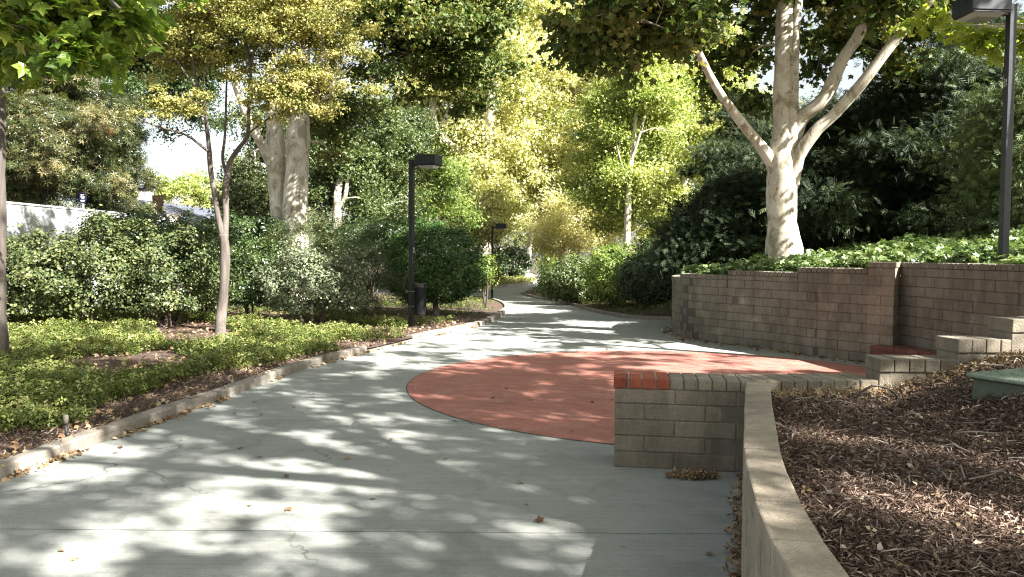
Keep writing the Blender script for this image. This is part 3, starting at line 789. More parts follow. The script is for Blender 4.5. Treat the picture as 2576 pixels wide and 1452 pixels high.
# ------------------------------------------------------------------ lamps
def digits(parent, lines, org, ux, size, mat_):
    for i, (txt, o_, u_) in enumerate(lines):
        cu = bpy.data.curves.new('number', 'FONT'); cu.body = txt; cu.size = size; cu.extrude = .0006; cu.align_x = 'CENTER'
        ob = bpy.data.objects.new('tmp_text', cu); COL.objects.link(ob)
        n = u_; xdir = Vector((0, 0, 1)).cross(n).normalized()
        ob.matrix_world = Matrix((( xdir.x, 0, n.x, o_.x), (xdir.y, 0, n.y, o_.y), (xdir.z, 1, n.z, o_.z), (0, 0, 0, 1)))
        bpy.context.view_layer.update()
        me = bpy.data.meshes.new_from_object(ob.evaluated_get(bpy.context.evaluated_depsgraph_get()))
        me.transform(ob.matrix_world); bpy.data.objects.remove(ob)
        link('number', me, mat_, parent)
def lamp(base, H, ang, label, pm='pole', s=.1, nums=None, group='square headed path lamps', head=(.46, .40, .2), zb=0, name_ft=0):
    root = empty('path_lamp', base, label, 'lamp post', group)
    b = Vector(base); u = Vector((math.cos(ang), math.sin(ang), 0)); v = Vector((-u.y, u.x, 0))
    pmb = MB(); pmb.box((b.x, b.y, b.z + H / 2), (s, s, H), ang); pmb.build('pole', M[pm], root, bevel=.006)
    cp = MB(); cp.box((b.x, b.y, b.z + H + .006), (s + .012, s + .012, .014), ang); cp.build('pole_cap', M[pm], root, bevel=.003)
    ar = MB(); c = b + u * (s / 2 + .05) + Vector((0, 0, H - .09)); ar.box(tuple(c), (.11, .06, .075), ang); ar.build('arm', M[pm], root, bevel=.004)
    hd = MB(); c = b + u * (s / 2 + .10 + head[0] / 2) + Vector((0, 0, H - .045 + .04)); hd.box(tuple(c), (head[0], head[1], head[2]), ang, top=.985)
    ho = hd.build('lamp_head', M[pm], root, bevel=.008)
    rm = MB(); c2 = c - Vector((0, 0, head[2] / 2 + .012)); rm.box(tuple(c2), (head[0] * .94, head[1] * .94, .024), ang); rm.build('head_rim', M[pm], root, bevel=.003)
    ls = MB(); c3 = c2 - Vector((0, 0, .035)); ls.box(tuple(c3), (head[0] * .55, head[1] * .6, .05), ang, top=1.5); ls.build('lens', M['lens'], root, bevel=.004)
    ft = MB(); ft.box((b.x, b.y, b.z + .02), (.34, .34, .07), ang * .3); 
    bp = MB(); bp.box((b.x, b.y, b.z + .012 + .055 * (name_ft)), (.2, .2, .018), ang); bo = bp.build('base_plate', M[pm], root, bevel=.003)
    for sx_ in (-1, 1):
        for sy_ in (-1, 1):
            q = b + u * .08 * sx_ + v * .08 * sy_; bt = MB(); z_ = b.z + .02 + .055 * name_ft; bt.tube([(q.x, q.y, z_), (q.x, q.y, z_ + .03)], [.01, .01], 6); bt.build('bolt', M['steel'], root)
    hh = MB(); q = b - v * (s / 2 + .003) + Vector((0, 0, .45)); hh.box(tuple(q), (.055, .008, .12), ang); hh.build('hand_hole_cover', M['pole_grey'], root, bevel=.002)
    if nums:
        nn, zz = nums
        lines = []
        for i, txt in enumerate(nn[0]):
            n_ = nn[1]; lines.append((txt, b + n_ * (s / 2 + .001) + Vector((0, 0, zz - i * .062)), n_))
        digits(root, lines, None, None, .062, M['white'])
    return root, ft
a1 = rad(-17); u1 = Vector((math.cos(a1), math.sin(a1), 0))
Lb = G(1035, 834)
L1, ft = lamp(Lb, 3.58, a1, 'black square lamp post with a litter bin strapped on, before the round shrub', nums=((['23', '18'], u1), 1.72), name_ft=1)
ft.build('footing', M['mortar_pale'], L1, bevel=.008)
a2 = rad(-176.5); v2 = Vector((math.cos(rad(-176.5)), math.sin(rad(-176.5)), 0))
Rb = P(2524, 640, 11.0); 
zr = float(z_right(np.array([Rb.x]), np.array([Rb.y]))[0])
top_z = P(2536, 15, 11.0).z
L2, ft2 = lamp((Rb.x, Rb.y, zr - .05), top_z - zr + .05, a2, 'tall worn grey lamp post standing in the ivy above the block wall at the right', 'pole_grey', nums=((['23', '17'], v2), P(2530, 207, 11).z - zr + .05), head=(.55, .46, .24))
Fb = G(1238, 752)
L3, ft3 = lamp(Fb, P(1238, 568, Fb.y).z - Fb.z, rad(-5), 'distant thin lamp post at the bend of the path beyond the round shrub', head=(.5, .4, .22))
Tb = G(1364, 706)
L4, ft4 = lamp(Tb, 3.6, rad(170), 'farthest lamp post, a thin pale pole beyond the second bend of the path', 'pole_grey')

# litter bin strapped to the near lamp
bc = Vector((Lb.x, Lb.y, 0)) + Vector((.20, -.13, 0))
tb = empty('litter_bin', (bc.x, bc.y, .38), 'small black cylindrical litter bin strapped to the near lamp post', 'litter bin')
z0, z1, rr = P(1057, 790, Lb.y).z, P(1057, 714, Lb.y).z, .125
m_ = MB(); nn = 28; prof = [(rr * .96, z0), (rr, z0 + .01), (rr, z0 + .03), (rr * .985, z0 + .035), (rr * .985, z1 - .035), (rr, z1 - .03), (rr, z1), (rr * .93, z1), (rr * .93, z0 + .1)]
vs = [(bc.x + r * math.cos(2 * math.pi * k / nn), bc.y + r * math.sin(2 * math.pi * k / nn), z) for r, z in prof for k in range(nn)]
fs = [(i * nn + k, i * nn + (k + 1) % nn, (i + 1) * nn + (k + 1) % nn, (i + 1) * nn + k) for i in range(len(prof) - 1) for k in range(nn)]
fs += [tuple(range(nn))[::-1], tuple((len(prof) - 1) * nn + k for k in range(nn))]
m_.add(vs, fs); m_.build('bin_body', M['bin'], tb)
lg = MB(); Rg = random.Random(3)
for k in range(14):
    a = 2 * math.pi * k / 14; b_ = 2 * math.pi * (k + 1) / 14
    p = [(bc.x + math.cos(q) * (rr + .008 + Rg.uniform(0, .006)), bc.y + math.sin(q) * (rr + .008), z1 + e) for q, e in ((a, -.05 - Rg.random() * .03), (b_, -.05 - Rg.random() * .03), (b_, .01), (a, .012))]
    lg.add(p, [(0, 1, 2, 3)]); p2 = [(bc.x + math.cos(q) * r, bc.y + math.sin(q) * r, z1 + e) for q, r, e in ((a, rr + .01, .011), (b_, rr + .01, .011), (b_, rr * .9, .004), (a, rr * .9, .004))]
    lg.add(p2, [(0, 1, 2, 3)])
lg.build('liner', M['bag'], tb)
for zc in (P(1030, 733, Lb.y).z, P(1030, 770, Lb.y).z):
    cl = MB(); c0 = Vector((Lb.x, Lb.y, zc)); vv = Vector((math.sin(a1), -math.cos(a1), 0))
    ringp = [c0 - u1 * (.085 + .022 * math.cos(t)) + vv * .06 + Vector((0, 0, .022 * math.sin(t))) for t in np.linspace(0, 2 * math.pi, 13)]
    cl.tube(ringp, [.006] * len(ringp), 6)
    cl.tube([c0 - u1 * .07 + vv * .058, c0 + u1 * .06 + vv * .06, c0 + u1 * .12 + vv * .1], [.009] * 3, 6)
    cl.tube([c0 - u1 * .065 + vv * .058, c0 - u1 * .065 - vv * .058, c0 + u1 * .06 - vv * .06, c0 + u1 * .1 - vv * .02], [.006] * 4, 6)
    cl.build('clamp', M['steel'], tb, smooth=True)

# ------------------------------------------------------------------ small things on the ground
ub = empty('utility_box', (3.3, 5.1, .84), 'green plastic utility box with ribbed lid set in the mulch beside the stepped wall', 'utility box')
ang = math.atan2(.15, .31); uu = Vector((math.cos(ang), math.sin(ang), 0)); wv = Vector((uu.y, -uu.x, 0))
cl0 = Vector((3.0, 5.2, 0)); c = cl0 + uu * .36 + wv * .19
bx = MB(); bx.box((c.x, c.y, .74), (.70, .36, .24), ang, top=.97); bx.build('box_body', M['utility'], ub, bevel=.01)
ld = MB(); ld.box((c.x, c.y, .875), (.74, .40, .03), ang); ldo = ld.build('lid', M['lid'], ub, bevel=.008)
rb = MB()
for i in range(22):
    for j in range(12):
        q = c + uu * (-.33 + .03 * i + (.015 if j % 2 else 0)) + wv * (-.165 + .03 * j); rb.box((q.x, q.y, .8925), (.018, .009, .005), ang + (.7 if (i + j) % 2 else -.7))
rb.build('lid_tread', M['lid'], ldo); hn = MB(); q = c - uu * .22 + wv * .204; hn.box((q.x, q.y, .855), (.12, .02, .03), ang); hn.build('handle', M['utility'], ub, bevel=.006)
for o_ in ub.children_recursive:
    if o_.name.startswith('lid_tread'): o_.matrix_parent_inverse = Matrix.Identity(4); o_.parent = ldo
hs = MB(); hp = []
for X, Y, z in ((2155, 985, .6), (2168, 972, .66), (2205, 963, .71), (2250, 970, .68), (2280, 990, .61), (2310, 1003, .60)):
    p = P(X, Y, 5.7); hp.append((p.x, 5.72 + (X - 2155) * .0005, z))
pp = catmull(hp, 5); hs.tube(pp, [.007] * len(pp), 8)
tag(hs.build('irrigation_hose', M['hose'], smooth=True), 'thin black irrigation hose arching out of the mulch by the low wall', 'hose')
sk = G(166, 1095, .1); spk = empty('sprinkler_riser', (sk.x, sk.y, .06), 'small grey sprinkler riser standing in the mulch by the left kerb', 'sprinkler')
m_ = MB(); m_.tube([(sk.x, sk.y, .0), (sk.x, sk.y, .2)], [.011, .011], 10); m_.build('riser_pipe', M['pole_grey'], spk, smooth=True)
m_ = MB(); m_.tube([(sk.x, sk.y, .2), (sk.x, sk.y, .26), (sk.x, sk.y, .275)], [.02, .022, .012], 12); m_.build('nozzle', M['curb'], spk, smooth=True)
pb_ = G(1566, 770, .1); m_ = MB(); m_.box((pb_.x, pb_.y, pb_.z + .2), (.35, .14, .6), .4); tag(m_.build('marker_block', M['brown'], bevel=.02), 'short brown block in the shade under the dark hedge on the right', 'marker')
rk = P(1331, 701, 58); bm = bmesh.new(); bmesh.ops.create_icosphere(bm, subdivisions=3, radius=.4)
for v in bm.verts: v.co *= 1 + .2 * math.sin(v.co.x * 7) * math.cos(v.co.y * 9 + v.co.z * 5); v.co.z *= .7
me = bpy.data.meshes.new('rock'); bm.to_mesh(me); bm.free(); o = link('rock', me, M['stone']); o.location = (rk.x, rk.y, -.05)
tag(o, 'pale rounded rock at the foot of the far leaning trunk', 'rock')

# ------------------------------------------------------------------ fence, sign, houses at the left
f0, f1 = P(10, 508, 17.4), P(330, 541, 22.6); fd = (f1 - f0); fd.z = 0; fd.normalize(); ftop = (f0.z + f1.z) / 2
fe = empty('boundary_wall', (f0.x, f0.y, 0), 'pale painted boundary wall behind the tall shrubs at the left', 'wall')
s0 = -6.0; fa = math.atan2(fd.y, fd.x); k = 0; m_ = MB(); cpm = MB()
while s0 < 11:
    c = Vector((f0.x, f0.y, 0)) + fd * (s0 + .6); t = .5 + .4 * math.sin(k * 2.3)
    m_.box((c.x, c.y, ftop / 2 - .1), (1.188, .14, ftop + .18), fa, t); k += 1; s0 += 1.2
    cpm.box((c.x, c.y, ftop - .0), (1.195, .18, .05), fa, t)
m_.build('wall_panels', M['fence'], fe, bevel=.01); cpm.build('coping', M['fence'], fe, bevel=.008)
sg = P(208, 497, 20.35); tz = ftop
sn = empty('yard_sign', (sg.x, sg.y, tz), 'small dark blue shield sign on a white stake above the pale wall', 'sign')
m_ = MB(); m_.box((sg.x, sg.y + .02, (tz + sg.z) / 2 - .1), (.03, .02, sg.z - tz + .35)); m_.build('stake', M['white'], sn)
shp = [(-.5, .55), (-.3, .62), (-.28, .85), (.28, .85), (.3, .62), (.5, .55), (.52, -.2), (.3, -.75), (-.3, -.75), (-.52, -.2)]
w_, h_ = .19, .19
vs = [(sg.x + a * w_, sg.y - .01 + y_, sg.z + b_ * h_) for y_ in (0, .02) for a, b_ in shp]; n = len(shp)
m_ = MB(); m_.add(vs, [tuple(range(n)), tuple(range(n, 2 * n))[::-1]] + [(i, i + n, (i + 1) % n + n, (i + 1) % n) for i in range(n)]); m_.build('board', M['bluesign'], sn)
m_ = MB()
for cx_, cz_, a_, b_ in ((-.02, .35, .5, .1), (-.12, .12, .2, .28), (.14, .02, .16, .3), (0, -.12, .3, .1), (0, -.38, .55, .07), (.02, -.52, .4, .06)):
    m_.box((sg.x + cx_ * w_, sg.y - .014, sg.z + cz_ * h_), (a_ * w_, .006, b_ * h_))
m_.build('marks', M['white'], sn)

def house(name, label, r0, r1, e, zr_, ze, wallm, depth_=4.5, extra=None):
    """hip roofed house; r0,r1 ridge ends (xy); e eave overhang half width"""
    root = empty(name, ((r0.x + r1.x) / 2, (r0.y + r1.y) / 2, 0), label, 'house')
    d = (r1 - r0).normalized(); n_ = Vector((-d.y, d.x)); h = depth_
    c = [r0 - d * h - n_ * h, r1 + d * h - n_ * h, r1 + d * h + n_ * h, r0 - d * h + n_ * h]
    m_ = MB(); t = .14
    V_ = [(p.x, p.y, ze) for p in c] + [(r0.x, r0.y, zr_), (r1.x, r1.y, zr_)] + [(p.x, p.y, ze - t) for p in c]
    m_.add(V_, [(0, 1, 5, 4), (1, 2, 5), (2, 3, 4, 5), (3, 0, 4), (0, 6, 7, 1), (1, 7, 8, 2), (2, 8, 9, 3), (3, 9, 6, 0), (6, 9, 8, 7)])
    m_.build('roof', M['roof'], root)
    k = .9; cc = [Vector(((r0.x + r1.x) / 2, (r0.y + r1.y) / 2)).lerp(p, k) for p in c]
    w = MB(); w.hexa([tuple(p) for p in cc], -.3, ze - t - .005); w.build('walls', M[wallm], root)
    for u in (.25, .5, .75):
        for a, b_, nn_ in ((cc[0], cc[1], -n_), (cc[1], cc[2], d)):
            p = a.lerp(b_, u) + nn_ * .03; f = MB(); an = math.atan2((b_ - a).y, (b_ - a).x)
            f.box((p.x, p.y, 1.5), (1.3, .08, 1.1), an); fo = f.build('window', M['white'], root)
            g = MB(); p2 = p + nn_ * .045; g.box((p2.x, p2.y, 1.5), (1.12, .02, .92), an); go = g.build('pane', M['glass'], fo)
            go.matrix_parent_inverse = Matrix.Identity(4); fo.matrix_parent_inverse = fo.matrix_parent_inverse
    return root
bpy.context.view_layer.update()
ra, rb_ = P(330, 495, 31), P(548, 531, 39.5)
hz = (P(410, 509, 34).z + rb_.z) / 2
H1 = house('house', 'low house with grey hipped roof, one slope sunlit, behind the shrubs at the left', Vector(ra[:2]), Vector(rb_[:2]), 0, hz, hz - 1.25, 'house', 3.2)
for fo in [c for c in H1.children if c.name.startswith('window')]:
    for g in fo.children: g.matrix_parent_inverse = (Matrix.Translation(H1.location)).inverted() @ Matrix.Identity(4) if False else fo.matrix_world.inverted()
ch = P(397, 520, 30); m_ = MB(); m_.box((ch.x, ch.y, P(397, 492, 30).z / 2 + .5), (.36, .36, P(397, 492, 30).z - 1.0), .3); o = m_.build('chimney', M['brown'], H1, bevel=.02)
gp_ = P(438, 560, 25); m_ = MB(); m_.box((gp_.x, gp_.y, P(438, 540, 25).z / 2), (.38, .38, P(438, 540, 25).z), .2); gpo = m_.build('gate_pier', M['house'], bevel=.02)
tag(gpo, 'sunlit stucco gate pier poking above the shrubs in front of the house', 'pier')
sw = P(600, 625, 24); m_ = MB(); m_.box((sw.x, sw.y, .9), (2.6, .2, P(600, 592, 24).z + .1), .25); tag(m_.build('stucco_wall', M['house'], bevel=.02), 'short tan stucco wall glimpsed behind the slender forked tree', 'wall')
sh = P(362, 490, 36); shd = empty('shed', (sh.x, sh.y, 0), 'small white shed with dark flat roof far behind the boundary wall', 'shed')
m_ = MB(); m_.box((sh.x, sh.y, P(362, 479, 36).z / 2), (.6, 1.0, P(362, 479, 36).z), .2); m_.build('walls', M['white'], shd)
m_ = MB(); m_.box((sh.x, sh.y, P(362, 476, 36).z + .06), (.8, 1.25, .14), .2); m_.build('roof', M['roof'], shd)

# ------------------------------------------------------------------ vegetation
KN = 1.5
def E(X, Y, d, rx, ry, rd, n, sh=.0):
    """crown envelope: centre seen at X,Y at depth d, half sizes in photo pixels, depth radius in metres"""
    return (P(X, Y, d), (rx / F * d, rd, ry / F * d), int(n * KN), sh)
def PL(d, *pts):
    out = []
    for q in pts: out.append(P(q[0], q[1], d + (q[2] if len(q) > 2 else 0)))
    return out

# right sycamore on the mound
D = 15.4; b0 = P(1975, 668, D); b0.z = 1.2
tree('sycamore_tree', b0, [
    ([b0, P(1973, 640, D), P(1968, 560, D), P(1966, 470, D), P(1968, 400, D), P(1975, 330, D), P(1972, 230, D), P(1974, 92, D), P(1978, -60, D + .2), P(1990, -300, D + .3)], [.42, .35, .28, .275, .29, .23, .195, .17, .15, .09]),
    ([P(1984, 430, D - .02), P(1992, 350, D - .15), P(1996, 250, D - .16), P(1999, 120, D - .1), P(2016, -40, D), P(2060, -250, D)], [.16, .12, .1, .085, .07, .04]),
    (PL(D, (1962, 440), (1925, 383, -.1), (1874, 319, -.3), (1809, 231, -.6), (1749, 115, -1), (1700, 0, -1.4), (1640, -150, -2)), [.16, .12, .095, .08, .065, .05, .02]),
    (PL(D, (1990, 350), (2017, 296, -.2), (2073, 249, -.4), (2119, 152, -.5), (2160, 88, -.6), (2193, 0, -.8), (2240, -160, -1)), [.2, .14, .13, .11, .1, .09, .04]),
    (PL(D, (1985, 460), (2008, 393, -.2), (2054, 328, -.4), (2100, 286, -.5), (2174, 203, -.8), (2248, 106, -1), (2341, 0, -1.4), (2450, -140, -1.8)), [.2, .13, .11, .105, .1, .09, .07, .04]),
], [E(1950, -260, D, 560, 180, 4.5, 85), E(1600, 30, D - 1, 200, 110, 2.0, 36), E(1700, -40, D + .5, 260, 110, 2.0, 34), E(1500, 60, D + 1, 120, 90, 1.5, 14), E(1725, 75, D - 1.1, 60, 45, .5, 7), E(2200, 90, D + 2.5, 190, 130, 1.5, 26), E(2260, -20, D - 1.2, 130, 60, .8, 10), E(2330, 20, D + 2, 120, 80, 1.2, 10), E(1880, 130, D + 1.5, 90, 120, .8, 8), E(2130, -30, D + .8, 240, 110, 2.2, 34), E(1560, 0, D - .5, 150, 80, 2, 16)],
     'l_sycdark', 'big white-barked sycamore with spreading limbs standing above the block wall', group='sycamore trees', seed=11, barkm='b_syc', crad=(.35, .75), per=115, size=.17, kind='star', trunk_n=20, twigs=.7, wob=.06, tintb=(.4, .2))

# double trunk sycamore at the left
D = 23.0; b0 = P(725, 800, D); b0.z = .2
tree('sycamore_tree', b0, [
    (PL(D, (742, 790), (740, 600), (742, 520), (748, 420), (750, 340), (755, 260), (760, 168), (765, 60), (775, -80), (790, -260)), [.46, .40, .34, .33, .33, .27, .22, .2, .17, .08]),
    (PL(D, (708, 790, .3), (703, 600, .32), (700, 500, .34), (695, 420, .36), (692, 350, .36), (688, 280, .3), (680, 150, 0), (660, 0, .2), (640, -200, .4)), [.31, .26, .25, .28, .26, .21, .18, .14, .05]),
    (PL(D, (690, 420, .3), (665, 375, .1), (635, 320, -.4), (600, 240, -.6), (560, 120, -.9)), [.2, .15, .12, .09, .04]),
    (PL(D, (752, 320), (790, 240, -.2), (840, 150, -.5), (900, 60, -.8), (960, -40, -1.2), (1020, -160, -1.5)), [.16, .12, .11, .1, .08, .04]),
], [E(1060, 60, D - 1.0, 250, 150, 2.6, 95), E(800, -150, D, 480, 140, 4, 90), E(560, 40, D + 2, 200, 130, 2.5, 34), E(860, 300, D + 3, 110, 110, 1.5, 14), E(1130, 170, D - .5, 130, 100, 1.5, 22)],
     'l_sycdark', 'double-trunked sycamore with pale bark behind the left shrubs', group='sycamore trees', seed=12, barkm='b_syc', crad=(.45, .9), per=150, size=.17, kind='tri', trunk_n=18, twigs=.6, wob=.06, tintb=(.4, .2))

# slender forked tree in front of the left shrubs
D = 15.2; b0 = G(553, 850, .06)
tree('crape_myrtle_tree', b0, [
    ([b0 - Vector((0, 0, .05)), P(556, 800, D), P(563, 720, D), P(566, 640, D), P(562, 590, D)], [.115, .1, .093, .09, .088]),
    (PL(D, (562, 600), (548, 545), (540, 489), (530, 430), (526, 377), (520, 320), (509, 249), (490, 190), (480, 100), (482, 0), (490, -120)), [.06, .056, .052, .05, .045, .037, .034, .03, .026, .022, .01]),
    (PL(D, (564, 600), (568, 540, .1), (567, 489, .1), (572, 440, .1), (580, 404, .15), (603, 370, .1), (623, 337, 0), (626, 240, -.1), (630, 168, -.1), (612, 80, -.1), (606, 0, -.1), (600, -120, 0)), [.07, .064, .06, .055, .05, .04, .035, .03, .026, .022, .02, .01]),
    (PL(D, (572, 440, .1), (560, 400, .2), (566, 337, .3), (569, 236, .3), (572, 120, .4)), [.035, .03, .025, .018, .008]),
    (PL(D, (528, 385), (515, 374, -.1), (468, 340, -.2), (404, 320, -.4), (357, 303, -.5), (317, 270, -.6)), [.03, .026, .022, .018, .012, .006]),
    (PL(D, (630, 168, -.1), (640, 130, -.2), (655, 80, -.3), (690, 0, -.4)), [.022, .02, .016, .01]),
    (PL(D, (509, 249), (470, 190, -.2), (430, 130, -.3), (400, 60, -.3)), [.022, .017, .012, .006]),
    (PL(D, (623, 337), (690, 290, -.3), (760, 270, -.4), (840, 240, -.5)), [.02, .015, .011, .006]),
    (PL(D, (520, 330), (516, 250, -.2), (512, 180, -.2)), [.02, .015, .01]),
], [E(760, 60, D - .3, 170, 120, 1.0, 110), E(560, 20, D, 200, 130, 1.2, 90), E(760, 230, D - .4, 160, 75, .9, 62), E(420, 120, D, 110, 100, 1.0, 36), E(700, -110, D, 330, 90, 1.3, 70), E(420, 260, D - .4, 110, 35, .4, 12), E(560, 150, D + .3, 90, 60, .6, 16)],
     'l_myrtle', 'slender forked tree with yellowing leaves standing in the left bed before the shrubs', group=None, seed=13, barkm='b_grey', crad=(.16, .36), per=190, size=.056, kind='kite', trunk_n=12, twigs=.75, wob=.1, minr=.005, tintb=(.5, .24), flat=.5)

# sweetgum at the left edge, with a branch reaching towards the viewer
D = 11.1; b0 = G(-36, 935, .08); DX = b0.y
def limbp(*q): return [P(a, b_, c) for a, b_, c in q]
tree('sweetgum_tree', b0, [
    ([b0 - Vector((0, 0, .1)), P(-28, 900, DX), P(-24, 820, DX), P(-24, 600, DX), P(-22, 400, DX), P(-24, 200, DX), P(-30, 0, DX), P(-40, -300, DX)], [.34, .24, .185, .17, .165, .15, .13, .06]),
    (limbp((-24, 150, DX), (40, 40, DX - 1), (120, -30, DX - 2.2), (220, -40, DX - 3.2), (300, 20, DX - 3.8)), [.07, .05, .04, .025, .01]),
    (limbp((-24, 250, DX), (20, 180, DX - 1.2), (80, 130, DX - 2.4), (140, 100, DX - 3.3)), [.05, .035, .025, .01]),
    ([b0 + Vector((0, -.05, .1)), b0 + Vector((.35, -.12, .03)), b0 + Vector((.75, -.3, .0)), b0 + Vector((1.1, -.35, -.05))], [.12, .08, .05, .02]),
    ([b0 + Vector((0, -.15, .08)), b0 + Vector((.3, -.45, .02)), b0 + Vector((.6, -.8, -.03))], [.1, .06, .02]),
], [E(120, 20, 7.6, 170, 110, .8, 44), E(300, 30, 7.4, 70, 50, .4, 8), E(60, 130, 8.2, 150, 60, .7, 20), E(180, 110, 7.3, 70, 60, .4, 8), E(-100, -250, 10, 400, 200, 2.6, 60), E(120, -80, 9.5, 260, 90, 1.6, 30)],
     'l_maple', 'sweetgum tree at the left edge with star-shaped leaves hanging into view', seed=14, barkm='b_grey', crad=(.2, .42), per=26, size=.17, kind='star', twigs=.8, tintb=(.5, .25), minr=.006, droop=.7, flat=.7, up=.8)

# dark narrow-leaved trees behind the boundary wall
for k, (X, Y, d, rx, ry, n, lab, tb_) in enumerate([
    (90, 350, 20.5, 150, 190, 150, 'tall narrow-leaved tree with brownish sunlit foliage rising behind the boundary wall', .5),
    (245, 410, 22.5, 92, 145, 105, 'dark narrow-leaved tree beside the sky gap, behind the blue sign', .3),
    (-120, 300, 19.5, 120, 260, 60, 'narrow-leaved tree at the extreme left behind the wall', .5)]):
    b0 = P(X, 640, d); b0.z = .1
    tree('podocarpus_tree', b0, [([b0, P(X, 560, d), P(X + 4, 400, d), P(X - 4, 250, d), P(X, 150, d)], [.2, .17, .14, .1, .04])],
         [E(X, Y, d, rx, ry, 1.4, n, .2), E(X, Y - ry * .9, d, rx * .7, 60, 1, 20)], 'l_pod', lab, group='narrow-leaved trees behind the wall', seed=20 + k, barkm='b_dark', crad=(.3, .65), per=150, size=.12, kind='whorl', twigs=.4, tintb=(tb_, .2), up=.4)

# crown builder for background trees
def bg_tree(name, X, Yb, d, envs, leaf, label, seed, r0=.25, barkm='b_grey', top=None, limbs=None, zb=None, trunk=None, **kw):
    b0 = P(X, Yb, d); b0.z = zb if zb is not None else (gz(d) + .05)
    tp = top or (X + 10, min(e[1] for e in envs) - 20)
    base_pts = [b0, P(X, (Yb + tp[1]) / 2 + 80, d), P((X + tp[0]) / 2 + 4, (Yb + tp[1]) / 2 - 60, d), P(tp[0], tp[1], d)]
    L_ = [(base_pts, [r0, r0 * .8, r0 * .55, r0 * .12])]
    if trunk:
        tp_ = PL(d, *trunk[0]); b0 = Vector((tp_[0].x, tp_[0].y, b0.z)); L_ = [([b0] + tp_, [trunk[1][0] * 1.15] + trunk[1])]
    for lp, lr in (limbs or []): L_.append((PL(d, *lp), lr))
    return tree(name, b0, L_, [E(*e) for e in envs], leaf, label, seed=seed, barkm=barkm, **kw)

G_BG = 'tall trees along the far path'
kw = dict(size=.19, kind='tri', twigs=.9, crad=(.6, 1.5), per=270, rnd=.95, up=.3, minr=.022, group=G_BG)
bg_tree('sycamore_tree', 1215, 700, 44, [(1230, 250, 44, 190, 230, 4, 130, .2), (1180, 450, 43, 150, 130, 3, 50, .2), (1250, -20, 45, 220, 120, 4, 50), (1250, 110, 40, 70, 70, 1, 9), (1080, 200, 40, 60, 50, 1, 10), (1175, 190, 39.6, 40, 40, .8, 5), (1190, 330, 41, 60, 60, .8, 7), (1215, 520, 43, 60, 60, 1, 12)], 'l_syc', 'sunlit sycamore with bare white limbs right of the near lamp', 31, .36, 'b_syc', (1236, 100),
        [([(1221, 440, -1.6), (1180, 400, -2.6), (1110, 340, -3.6), (1090, 290, -4), (1086, 250, -4), (1070, 200, -4)], [.2, .18, .16, .15, .12, .04]), ([(1106, 334, -3.6), (1130, 280, -4.2), (1160, 240, -4.4), (1170, 180, -4.4)], [.12, .14, .1, .03])], trunk=([(1218, 600, -1), (1222, 430, -1.6), (1228, 330, -3.2), (1232, 250, -4), (1240, 215, -4), (1252, 150, -4), (1250, 40, -2)], [.36, .32, .29, .25, .2, .14, .06]), tintb=(.62, .24), **kw)
bg_tree('sycamore_tree', 1420, 700, 50, [(1430, 170, 50, 190, 240, 4.5, 160, .2), (1380, 430, 47, 160, 120, 3, 60, .2), (1400, -60, 50, 260, 120, 5, 60)], 'l_syc', 'large pale yellow-green sycamore in the middle, above the bend of the path', 32, .4, 'b_syc', (1440, 0), tintb=(.66, .24), **kw)
bg_tree('sycamore_tree', 1330, 702, 64, [(1340, 470, 60, 130, 110, 3, 60), (1370, 530, 60, 110, 60, 3, 30)], 'l_syc', 'leaning grey-trunked tree standing at the far bend of the path', 33, .24, 'b_pale', (1350, 400), trunk=([(1322, 698), (1328, 650), (1334, 600), (1340, 540), (1350, 440)], [.26, .24, .21, .18, .08]), tintb=(.5, .25), **kw)
kg = dict(kw); kg.update(size=.135, crad=(.5, 1.1), per=330)
bg_tree('ash_tree', 1578, 640, 34, [(1580, 330, 34, 130, 190, 2.4, 130, .15), (1560, 480, 33, 120, 90, 2, 50, .1), (1610, 150, 34, 110, 120, 2, 40), (1605, 180, 31.6, 50, 60, .6, 9), (1545, 340, 31.6, 40, 40, .6, 5), (1640, 240, 31.4, 40, 50, .6, 6)], 'l_green', 'slim bright green tree with white sunlit trunk above the right hedge', 34, .17, 'b_syc', (1600, 100),
        [([(1588, 405, -2.4), (1615, 320, -2.5), (1635, 240, -2.5)], [.06, .05, .02]), ([(1583, 470, -2.4), (1560, 400, -2.5), (1545, 330, -2.3)], [.05, .035, .02])], trunk=([(1577, 620, -2.6), (1580, 520, -2.6), (1586, 420, -2.4), (1596, 330, -2.2), (1604, 240, -2.2), (1608, 150, -1.5)], [.14, .12, .1, .08, .06, .03]), tintb=(.6, .24), zb=0.2, **kg)
bg_tree('ash_tree', 1720, 640, 40, [(1720, 330, 40, 120, 200, 3, 110, .15), (1680, 540, 38, 100, 70, 2, 30), (1800, 250, 41, 120, 160, 3, 70), (1700, 90, 42, 160, 120, 3, 50)], 'l_green', 'sunlit yellow-green tree between the white-trunked tree and the big sycamore', 35, .25, 'b_pale', (1725, 120), tintb=(.78, .2), zb=.8, **kg)
bg_tree('acacia_tree', 1455, 690, 39, [(1430, 590, 39, 90, 45, 2, 40), (1500, 560, 40, 90, 60, 2, 40), (1390, 620, 40, 60, 25, 1.5, 14), (1440, 520, 41, 70, 40, 2, 20)], 'l_syc', 'low spreading tree with pale yellow leaves behind the clipped hedge', 36, .12, 'b_pale', (1460, 540), tintb=(.9, .2), **{**kg, 'size': .1, 'per': 300})  # tint lifted in place of sunlight that nearer trees block
bg_tree('elm_tree', 1112, 640, 25.5, [(1110, 440, 25.5, 68, 88, 1.0, 46), (1140, 520, 25.5, 80, 50, 1.0, 26)], 'l_green', 'small green tree with thin trunk directly behind the near lamp head', 37, .06, 'b_dark', (1106, 370), tintb=(.2, .16), **{**kg, 'size': .085, 'per': 100, 'crad': (.25, .5), 'twigs': .8})
